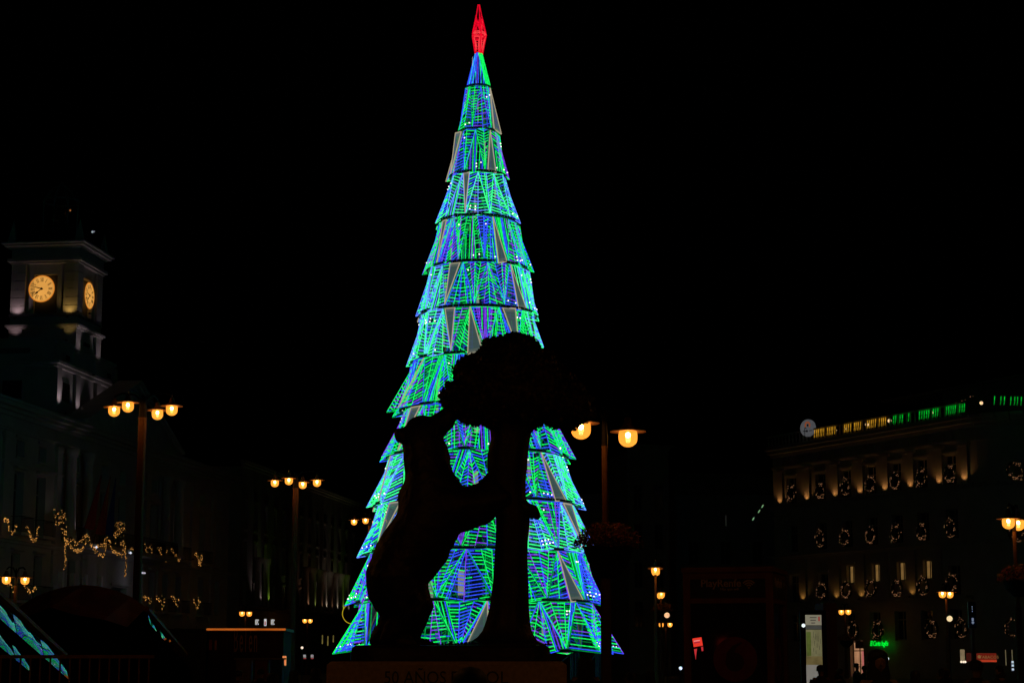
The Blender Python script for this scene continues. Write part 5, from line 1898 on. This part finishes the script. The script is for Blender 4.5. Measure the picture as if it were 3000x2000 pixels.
zped = at(1500, 1936, YS - .9).z
stat = thing('bear_statue', 'dark bronze bear standing on hind legs against a strawberry tree', 'statue', (0, YS, 0))
bear_px = [(1310, 1180), (1292, 1200), (1277, 1211), (1259, 1219), (1249, 1216), (1234, 1215), (1213, 1221), (1195, 1234), (1185, 1248), (1178, 1253), (1160, 1254), (1155, 1264), (1155, 1278), (1160, 1290), (1167, 1295), (1176, 1297), (1179, 1303), (1180, 1323), (1181, 1344), (1184, 1367), (1186, 1387), (1185, 1405), (1178, 1423),
           (1167, 1441), (1164, 1461), (1167, 1484), (1162, 1502), (1143, 1533), (1122, 1559), (1112, 1577), (1102, 1597), (1094, 1617), (1087, 1638), (1077, 1653), (1073, 1668), (1071, 1689), (1073, 1709), (1077, 1735), (1079, 1753), (1089, 1765), (1099, 1783), (1110, 1798), (1112, 1806), (1107, 1824), (1099, 1842), (1089, 1857), (1082, 1867), (1079, 1877), (1084, 1887), (1095, 1896),
           (1180, 1900), (1262, 1900), (1272, 1893), (1270, 1884), (1263, 1875), (1245, 1870), (1230, 1874), (1222, 1880), (1237, 1857), (1245, 1839), (1255, 1811), (1270, 1783), (1269, 1763), (1263, 1745), (1255, 1724), (1255, 1709), (1268, 1696), (1281, 1679), (1306, 1645), (1316, 1628), (1318, 1617), (1329, 1602), (1332, 1588), (1342, 1574), (1344, 1561), (1375, 1555), (1395, 1545), (1421, 1538), (1446, 1523), (1458, 1508),
           (1500, 1505), (1540, 1515), (1572, 1524), (1585, 1520), (1584, 1503), (1577, 1489), (1568, 1476), (1551, 1473), (1535, 1458), (1490, 1420), (1450, 1385), (1425, 1378), (1422, 1392), (1412, 1408), (1394, 1418), (1376, 1423), (1355, 1424), (1343, 1402), (1327, 1382), (1320, 1359), (1318, 1334), (1313, 1311), (1304, 1296), (1300, 1286), (1301, 1272), (1312, 1252), (1327, 1235), (1347, 1224), (1350, 1200), (1335, 1180)]
V_, Fc = inflate([S(*p) for p in bear_px], 1.75, .022, .05)
bb = MB(); bb.add(V_, Fc)
# second (far) hind leg, far shoulder and far forearm give the bear its depth
g3 = lambda px, py, y: Vector((S(px, py)[0], y, S(px, py)[1]))
for sy in (-1, 1):
    cap_mb(bb, g3(1165, 1690, sy * .24), g3(1190, 1790, sy * .27), .33, .22)
    cap_mb(bb, g3(1190, 1790, sy * .27), g3(1150, 1868, sy * .28), .19, .13)
    cap_mb(bb, g3(1135, 1880, sy * .28), g3(1205, 1886, sy * .30), .10, .085)
    cap_mb(bb, g3(1262, 1460, sy * .26), g3(1370, 1490, sy * .28), .18, .13)
    cap_mb(bb, g3(1370, 1490, sy * .28), g3(1480, 1460, sy * .2), .12, .09)
    cap_mb(bb, g3(1178, 1283, sy * .17), g3(1172, 1276, sy * .2), .07, .05)     # ears
    cap_mb(bb, g3(1240, 1290, sy * .06), g3(1310, 1235, sy * .05), .17, .1)
bear_me = remeshed(bb, 'bear', BRONZE, .026, 3, .012, 9)
obj('bear', bear_me, None, stat)
# trunk as a true round solid: per height left/right edge in pixels
TRK = [(1235, 1428, 1568), (1262, 1436, 1558), (1285, 1438, 1553), (1312, 1433, 1549), (1330, 1428, 1547), (1370, 1427, 1544), (1405, 1432, 1540), (1450, 1440, 1540), (1520, 1453, 1552), (1545, 1453, 1551), (1580, 1452, 1547), (1628, 1449, 1545), (1704, 1444, 1548), (1742, 1439, 1549), (1781, 1434, 1550), (1821, 1423, 1553),
       (1847, 1413, 1558), (1865, 1398, 1567), (1875, 1383, 1575), (1881, 1365, 1584), (1887, 1332, 1596), (1896, 1290, 1606)]
b = MB(); n = 26; vs = []
for (py, l_, r__) in TRK:
    a_, c_ = S(l_, py), S(r__, py)
    cx, rad, z = (a_[0] + c_[0]) / 2, (c_[0] - a_[0]) / 2, a_[1]
    for k in range(n):
        t = 2 * PI * k / n
        q = 1 + .05 * noise.noise(Vector((math.cos(t) * 2, math.sin(t) * 2, z * 3))) * (abs(math.cos(t)) < .97)
        vs.append((cx + rad * math.cos(t) * (1 if abs(math.cos(t)) > .95 else q), min(rad, .55) * math.sin(t) * q, z))
fs = [(i * n + k, i * n + (k + 1) % n, (i + 1) * n + (k + 1) % n, (i + 1) * n + k) for i in range(len(TRK) - 1) for k in range(n)]
fs = [tuple(reversed(f)) for f in fs]
b.add(vs, fs)
obj('trunk', b, BRONZE, stat, smooth=True)
# crown
crown_px = [(1300, 1195), (1292, 1182), (1291, 1162), (1295, 1145), (1308, 1136), (1320, 1124), (1332, 1118), (1331, 1102), (1329, 1085), (1333, 1070), (1345, 1055), (1360, 1047), (1385, 1042), (1398, 1032), (1403, 1020), (1412, 1008), (1425, 998), (1445, 992), (1462, 987), (1480, 981), (1500, 976), (1520, 977), (1545, 983), (1559, 988), (1564, 998), (1577, 1006), (1586, 1020), (1595, 1027),
            (1612, 1030), (1628, 1045), (1640, 1065), (1662, 1080), (1680, 1098), (1698, 1110), (1712, 1130), (1718, 1150), (1732, 1165), (1746, 1185), (1752, 1204), (1744, 1222), (1722, 1230), (1706, 1236), (1697, 1240), (1690, 1250), (1680, 1260), (1668, 1260), (1655, 1249), (1642, 1241), (1634, 1247), (1620, 1250), (1603, 1247), (1592, 1244), (1580, 1243), (1568, 1250), (1562, 1254), (1550, 1262), (1500, 1268), (1445, 1262), (1429, 1250), (1418, 1243), (1403, 1241), (1396, 1249), (1385, 1252), (1378, 1238), (1360, 1232), (1350, 1225), (1335, 1228), (1320, 1215)]
V_, Fc = inflate([S(*p) for p in crown_px], 1.55, .03, .05)
cb = MB(); cb.add(V_, Fc)
crown_me = remeshed(cb, 'crown', BRONZE, .035, 1, .06, 5.5)
obj('crown', crown_me, None, stat)
# bronze leaves all over the crown surface
lf = MB(); lr = random.Random(5)
polys = [p for p in crown_me.polygons]
areas = np.array([p.area for p in polys]); cum = np.cumsum(areas) / areas.sum()
for q in range(3800):
    p = polys[int(np.searchsorted(cum, lr.random()))]
    c_ = Vector(p.center); nr_ = Vector(p.normal)
    if abs(nr_.y) < .25 and lr.random() < .5:
        continue
    t = nr_.orthogonal().normalized(); t.rotate(Matrix.Rotation(lr.uniform(0, 6.28), 3, nr_))
    s_ = lr.uniform(.045, .085); w_ = nr_.cross(t) * .38
    base = c_ - nr_ * .005; tip = c_ + (t + nr_ * .35) * s_
    lf.add([base, (base + tip) / 2 + w_ * s_, tip, (base + tip) / 2 - w_ * s_], [(0, 1, 2, 3)])
o = obj('bronze_leaves', lf, BRONZE, stat); o['kind'] = 'stuff'
fm = bmesh.new(); bmesh.ops.create_icosphere(fm, subdivisions=2, radius=.045); fme = bpy.data.meshes.new('fruit'); fm.to_mesh(fme); fm.free(); fme.materials.append(BRONZE)
for q in range(46):
    p = polys[int(np.searchsorted(cum, lr.random()))]
    if p.normal.y < .2:
        obj('fruit', fme, None, stat, loc=Vector(p.center) + Vector(p.normal) * .01)
# rocky bronze base
ba, bc_ = S(1033, 1893), S(1612, 1893)
bz = MB()
n = 40; zt0 = S(1300, 1893)[1]
ringp = []
for k in range(n):
    t = 2 * PI * k / n
    ex = abs(math.cos(t)) ** .35 * math.copysign(1, math.cos(t)); ey = abs(math.sin(t)) ** .5 * math.copysign(1, math.sin(t))
    ringp.append(((ba[0] + bc_[0]) / 2 + ex * (bc_[0] - ba[0]) / 2, ey * .72))
prof = [(1.0, zped + .0), (1.0, zped + .06), (.995, zt0 - .02), (.96, zt0 + .012), (.6, zt0 + .02), (.0, zt0 + .02)]
vs = []
cx_ = (ba[0] + bc_[0]) / 2
for (s_, z) in prof:
    for (x, y) in ringp:
        vs.append((cx_ + (x - cx_) * s_, y * s_, z + (.012 * noise.noise(Vector((x * 6, y * 6, z)))) * (s_ < .99)))
bz.add(vs, [(i * n + k, i * n + (k + 1) % n, (i + 1) * n + (k + 1) % n, (i + 1) * n + k) for i in range(len(prof) - 1) for k in range(n)])
obj('base', bz, BRONZE, stat)
lf = MB()
for q in range(260):
    x = lr.uniform(S(1270, 1886)[0], S(1610, 1886)[0]); y = lr.uniform(-.5, .5); s_ = lr.uniform(.02, .05)
    c_ = Vector((x, y, zt0 + .02)); t = Vector((lr.gauss(0, 1), lr.gauss(0, 1), .5)).normalized(); w_ = t.orthogonal() * .4
    lf.add([c_, c_ + (t * .5 + w_) * s_, c_ + t * s_, c_ + (t * .5 - w_) * s_], [(0, 1, 2, 3)])
o = obj('fallen_leaves', lf, BRONZE, stat); o['kind'] = 'stuff'

# granite pedestal
pl_, pr_ = at(957, 1945, YS - 1.0), at(1660, 1945, YS - 1.0)
ped = thing('stone_pedestal', 'granite pedestal of the bear statue inscribed 50 AÑOS EN SOL', 'pedestal', ((pl_.x + pr_.x) / 2, YS, 0))
pw = (pr_.x - pl_.x) / 2; zp = zped
b = MB()
b.box(-pw, pw, -1.0, 1.0, 0, zp - .04)
b.add([(-pw, -1.0, zp - .04), (pw, -1, zp - .04), (pw, 1, zp - .04), (-pw, 1, zp - .04), (-pw + .05, -.95, zp), (pw - .05, -.95, zp), (pw - .05, .95, zp), (-pw + .05, .95, zp)], [(4, 5, 6, 7), (0, 1, 5, 4), (1, 2, 6, 5), (2, 3, 7, 6), (3, 0, 4, 7)])
obj('block', b, GRANITE, ped)
cxp = (pl_.x + pr_.x) / 2
zi = at(1300, 1985, YS - 1.0).z
for (txt, px) in (('50 AÑOS', 1216), ('EN SOL', 1404)):
    o = obj('inscription', text_mesh(txt, .215, GRANITED, .004), None, ped, kind='stuff', loc=(at(px, 1985, YS - 1).x - cxp, -1.004, zi), rot=(PI / 2, 0, 0))
    o.scale = (.88 if px < 1300 else .98, 1, 1)

# ================================================================== PEOPLE
def person_meshes(seed, longhair=False, capm=False, hood=False):
    rr = random.Random(seed)
    J = {'pelvis': (0, 0, .93, .15), 'waist': (0, 0, 1.08, .15), 'chest': (0, 0, 1.28, .17), 'neck0': (0, 0, 1.43, .08), 'neck': (0, .005, 1.49, .055), 'head0': (0, -.01, 1.56, .078), 'head1': (0, 0, 1.645, .092), 'head2': (0, .01, 1.71, .065)}
    E = [('pelvis', 'waist'), ('waist', 'chest'), ('chest', 'neck0'), ('neck0', 'neck'), ('neck', 'head0'), ('head0', 'head1'), ('head1', 'head2')]
    for s_, nm in ((-1, 'l'), (1, 'r')):
        st = rr.uniform(-.06, .06)
        J['sh' + nm] = (s_ * .17, 0, 1.39, .075); J['el' + nm] = (s_ * .25, .03, 1.12, .05); J['wr' + nm] = (s_ * .22, -.08, .90, .034); J['hd' + nm] = (s_ * .21, -.11, .82, .035)
        J['hp' + nm] = (s_ * .10, 0, .86, .1); J['kn' + nm] = (s_ * .11, -.02 + st, .48, .065); J['an' + nm] = (s_ * .11, .02 + st, .09, .045); J['to' + nm] = (s_ * .12, -.14 + st, .04, .04)
        E += [('chest', 'sh' + nm), ('sh' + nm, 'el' + nm), ('el' + nm, 'wr' + nm), ('wr' + nm, 'hd' + nm), ('pelvis', 'hp' + nm), ('hp' + nm, 'kn' + nm), ('kn' + nm, 'an' + nm), ('an' + nm, 'to' + nm)]
        for fi, (dx, L) in enumerate(((-.025, .06), (-.008, .075), (.009, .07), (.024, .055))):
            J['f%d%s' % (fi, nm)] = (s_ * .21 + dx, -.13, .82 - L, .009); E.append(('hd' + nm, 'f%d%s' % (fi, nm)))
        J['th' + nm] = (s_ * .17, -.15, .80, .011); E.append(('hd' + nm, 'th' + nm))
    ks = list(J)
    me = bpy.data.meshes.new('p'); me.from_pydata([J[k][:3] for k in ks], [(ks.index(a), ks.index(b_)) for a, b_ in E], [])
    o = bpy.data.objects.new('p', me); col.objects.link(o)
    o.modifiers.new('sk', 'SKIN')
    for i, k in enumerate(ks):
        me.skin_vertices[0].data[i].radius = (J[k][3], J[k][3] * (.72 if k in ('chest', 'waist', 'pelvis') else 1.))
    me.skin_vertices[0].data[0].use_root = True
    ss = o.modifiers.new('ss', 'SUBSURF'); ss.levels = 1
    dg = bpy.context.evaluated_depsgraph_get(); dg.update()
    body = bpy.data.meshes.new_from_object(o.evaluated_get(dg)); bpy.data.objects.remove(o)
    body.materials.clear(); body.materials.append(mat('skin', (.35, .22, .16), .6, var=.1)); body.materials.append(mat('dark_trousers', (.02, .02, .028), .9))
    for p in body.polygons:
        p.material_index = 1 if p.center.z < .84 and abs(p.center.x) < .19 else 0
        p.use_smooth = True
    # face
    f = MB()
    f.add([(-.014, -.098, 1.60), (.014, -.098, 1.60), (0, -.128, 1.605), (0, -.10, 1.66)], [(0, 1, 2), (0, 2, 3), (2, 1, 3)])
    for s_ in (-1, 1):
        f.ball((s_ * .032, -.092, 1.648), .011); f.ball((s_ * .093, .005, 1.625), .024)
    f.box(-.024, .024, -.092, -.085, 1.568, 1.576)
    face = f.mesh('face_features', [mat('skin', (.35, .22, .16))])
    # coat
    c_ = MB()
    c_.lathe([(.235, .72), (.225, .95), (.20, 1.1), (.225, 1.28), (.20, 1.38), (.10, 1.46), (.085, 1.49)], 18)
    c_.v = [(x * 1.0, y * .72, z) for x, y, z in c_.v]
    for s_ in (-1, 1):
        c_.tube((s_ * .19, 0, 1.38), (s_ * .26, .03, 1.12), .085, 10, r2=.072, caps=True); c_.tube((s_ * .26, .03, 1.13), (s_ * .225, -.08, .91), .072, 10, r2=.06, caps=True)
    if hood:
        c_.lathe([(.1, 1.45), (.14, 1.52), (.06, 1.6)], 12, 0, .06)
    coat = c_
    h = MB()
    prof = [(.106, 1.60), (.112, 1.66), (.10, 1.71), (.07, 1.745), (.01, 1.76)]
    if longhair:
        prof = [(.12, 1.36), (.125, 1.5)] + prof
    h.lathe(prof, 16, 0, .018)
    h.v = [(x, y if y > -.05 else -.05 + (y + .05) * (.3 if z < 1.68 else 1), z) for x, y, z in h.v]
    if capm:
        h.box(-.07, .07, -.19, -.07, 1.69, 1.702)
    return body, face, coat.mesh('coat', [IRON], True), h.mesh('hair', [IRON], True)


PV = [person_meshes(1), person_meshes(2, longhair=True), person_meshes(3, capm=True), person_meshes(4, hood=True)]
COATS = {'black': (.012, .012, .014), 'brown': (.05, .025, .015), 'grey': (.05, .05, .055), 'navy': (.01, .014, .035), 'dark red': (.09, .012, .01)}
HAIR = mat('dark_hair', (.012, .009, .007), .6, var=.3, scale=40)


def person(px, top_py, Y, v, coat, face_rot, label, hs=1.):
    p = at(px, top_py, Y)
    t = thing('person', label, 'person', (p.x, Y, 0), face_rot, 'people in the square')
    s_ = p.z / 1.755
    t.scale = (s_, s_, s_)
    body, fc, ct, hr = PV[v]
    obj('body', body, None, t)
    obj('face', fc, None, t)
    c2 = ct.copy(); c2.materials.clear(); c2.materials.append(mat('coat_' + coat, COATS[coat], .9, var=.3, scale=12)); obj('coat', c2, None, t)
    h2 = hr.copy(); h2.materials.clear(); h2.materials.append(HAIR); ho = obj('hair', h2, None, t)
    return t


person(1378, 1954, 10.4, 0, 'black', PI, 'person with short dark hair seen from behind before the pedestal inscription')
person(2510, 1941, 60, 2, 'black', PI / 2, 'person in a peaked cap against the lit store doorway')
person(2532, 1948, 58, 0, 'navy', PI, 'person in a navy coat right of the capped one in the doorway')
person(2572, 1901, 19, 1, 'black', 0.2, 'tall long haired person facing us right of the doorway')
person(2860, 1931, 26, 0, 'brown', 2.4, 'person in a brown coat below the tobacco sign')
person(2925, 1948, 40, 3, 'grey', -1.2, 'person in a grey hooded coat near the right edge')
person(2462, 1957, 45, 3, 'black', 1.2, 'person in a hooded black coat left of the doorway')
person(1715, 1921, 27, 1, 'black', PI, 'long haired person just right of the pedestal')
person(2404, 1946, 40, 0, 'brown', PI, 'person in a brown coat standing before the lit map panel')
person(2680, 1962, 34, 1, 'dark red', 3.0, 'long haired person in a dark red coat under the store wreaths')
person(2762, 1955, 30, 3, 'navy', -2.2, 'person in a navy hooded coat below the round white lamp')
person(700, 1962, 40, 2, 'brown', 2.2, 'capped person in brown before the ochre counter')
person(765, 1958, 44, 0, 'black', PI, 'person in black before the red counter')
person(860, 1962, 36, 1, 'dark red', -2.6, 'long haired person in dark red left of the pedestal')
person(925, 1955, 30, 3, 'black', PI, 'person in a black hooded coat next to the pedestal')
person(800, 1970, 27, 0, 'grey', 2.9, 'short haired person in grey near the bottom left')
person(1845, 1968, 30, 0, 'brown', -1.8, 'person in brown low down right of the pedestal')
person(1905, 1962, 36, 1, 'navy', 2.8, 'long haired person in navy beside the lamp posts')

# ================================================================== GLASS STATION VAULTS (left)
VG = mat('vault_glass', (.02, .022, .025), .035, var=.2, scale=2, spec=1.)
vn = VG.node_tree.nodes; vl = VG.node_tree.links
pb = vn['Principled BSDF']; pb.inputs['IOR'].default_value = 1.7
tc_ = vn.new('ShaderNodeTexCoord'); nz_ = vn.new('ShaderNodeTexNoise'); nz_.inputs['Scale'].default_value = 1.4; nz_.inputs['Detail'].default_value = 1
bp_ = vn.new('ShaderNodeBump'); bp_.inputs['Strength'].default_value = .25; bp_.inputs['Distance'].default_value = .02
vl.new(tc_.outputs['Object'], nz_.inputs['Vector']); vl.new(nz_.outputs['Fac'], bp_.inputs['Height']); vl.new(bp_.outputs['Normal'], pb.inputs['Normal'])
COPPER = mat('brown_steel_skin', (.42, .13, .04), .6, 0, var=.35, scale=2)


def canopy(label, xt, y0, y1, z0, slope, w_, rise, strips, nseg, hood=False):
    """long curved shell: right flank falls away with distance, mirror glass strips run along it"""
    t = thing('glass_canopy', label, 'station canopy')
    T = lambda y: z0 - slope * (y - y0)
    fx = lambda d: xt + .28 * d

    def strip(name, da, db, ya, yb, m, n=nseg, prout=0.):
        for i in range(n):
            a, c_ = ya + (yb - ya) * i / n + .04, ya + (yb - ya) * (i + 1) / n - .04
            k = 5
            vs, fs = [], []
            for p in range(k + 1):
                for q in range(k + 1):
                    y = a + (c_ - a) * p / k; d = da + (db - da) * q / k
                    bul = .018 * math.sin(PI * p / k) * math.sin(PI * q / k)
                    vs.append((fx(d) + bul + prout, y, max(.02, T(y) - d)))
            for p in range(k):
                for q in range(k):
                    fs.append((p * (k + 1) + q, p * (k + 1) + q + 1, (p + 1) * (k + 1) + q + 1, (p + 1) * (k + 1) + q))
            b = MB(); b.add(vs, fs)
            obj(name, b, m, t, smooth=True)
    for (da, db, ya, yb, m) in strips:
        strip('panel' if m is VG else 'dark_panel', da, db, ya, yb, m)
    # steel edge along the crest of the flank and thin ribs
    b = MB(); b.add([(xt - .06, y0, T(y0) + .08), (xt + .05, y0, T(y0) - .06), (xt + .05, y1, T(y1) - .06), (xt - .06, y1, T(y1) + .08)], [(0, 1, 2, 3)])
    b.tube((xt, y0, T(y0)), (xt, y1, T(y1)), .09, 6, caps=True)
    obj('edge_beam', b, COPPER, t)
    # roof shell
    nq = 12
    roofp = lambda y, q: Vector((xt - w_ * q, y, T(y) + rise * math.sin(PI * q) ** .8))
    for i in range(nseg):
        a, c_ = y0 + (y1 - y0) * i / nseg, y0 + (y1 - y0) * (i + 1) / nseg
        b = MB(); vs = [roofp(y, q / nq) for y in (a, c_) for q in range(nq + 1)]
        b.add(vs, [(q, q + 1, nq + 2 + q, nq + 1 + q) for q in range(nq)])
        obj('roof_panel', b, VEND, t)
    # ends and far flank
    for (y, nm) in ((y0, 'end_wall'), (y1, 'end_wall')):
        b = MB(); pts = [roofp(y, q / nq) for q in range(nq + 1)]
        b.add([Vector((xt + .28 * T(y), y, .0))] + pts + [Vector((xt - w_ - .5, y, 0))], [tuple(range(nq + 3))]); obj(nm, b, VEND, t)
    b = MB(); b.add([(xt - w_, y0, T(y0)), (xt - w_, y1, T(y1)), (xt - w_ - .5, y1, 0), (xt - w_ - .5, y0, 0)], [(0, 1, 2, 3)]); obj('far_flank', b, VEND, t)
    if hood:
        rim = [roofp(y0 - .02, q / 8) + Vector((0, 0, .05)) for q in range(8, -1, -1)]
        low = [Vector(p) for p in ((-13.3, 52.2, 2.78), (-12.6, 51.7, 3.0), (-11.9, 51.6, 2.8), (-11.1, 51.7, 2.66), (-10.6, 52.3, 2.48))]
        g_ = lambda k: low[int(k[1])] if isinstance(k, str) else rim[k]
        for tri in [(0, 1, 'l0'), (1, 2, 'l0'), (2, 'l1', 'l0'), (2, 3, 'l1'), (3, 4, 'l1'), (4, 'l2', 'l1'), (4, 5, 'l2'), (5, 'l3', 'l2'), (5, 6, 'l3'), (6, 7, 'l3'), (7, 'l4', 'l3'), (7, 8, 'l4')]:
            a_, b_, c_ = [g_(k) for k in tri]
            b = MB(); b.add([a_, b_, c_, a_ + Vector((0, .05, 0)), b_ + Vector((0, .05, 0)), c_ + Vector((0, .05, 0))], [(0, 1, 2), (3, 5, 4), (0, 3, 4, 1), (1, 4, 5, 2), (2, 5, 3, 0)])
            obj('hood_facet', b, COPPER, t)
    return t


VEND = mat('vault_end_glass', (.008, .008, .009), .9, spec=0)
canopy('nearest curved glass station canopy at the left edge mirroring the tree', -10.12, 33.5, 43.0, 3.64, .205, 3.6, .35,
       [(.08, .56, 33.6, 42.9, VG), (.57, .92, 33.6, 42.9, VEND), (.93, 1.22, 33.6, 38.8, VG), (.93, 1.22, 38.8, 42.9, VEND), (1.23, 3.4, 33.6, 42.9, VEND)], 4)
canopy('wide faceted station canopy behind the nearest one, left of the kiosk', -10.32, 53.5, 60.2, 3.0, .185, 3.6, .62,
       [(.02, .42, 53.5, 60.1, VG), (.43, 3.0, 53.5, 60.1, VEND)], 4, True)

# railing in front of the canopies
ra_, rb_ = at(-40, 1917, 22), at(452, 1917, 22)
rail = thing('railing', 'tall dark iron railing with close upright bars at the bottom left', 'railing', (ra_.x, 22, 0))
Lr = rb_.x - ra_.x
b = MB(); b.box(0, Lr, -.02, .02, ra_.z - .04, ra_.z); b.box(0, Lr, -.02, .02, .15, .19); obj('rail', b, POSTM, rail)
bar = MB(); bar.box(-.009, .009, -.009, .009, .19, ra_.z - .04); barm = bar.mesh('bar', [POSTM])
nb_ = int(Lr / .11)
for i in range(nb_):
    obj('bar', barm, None, rail, loc=((i + .5) * Lr / nb_, 0, 0))
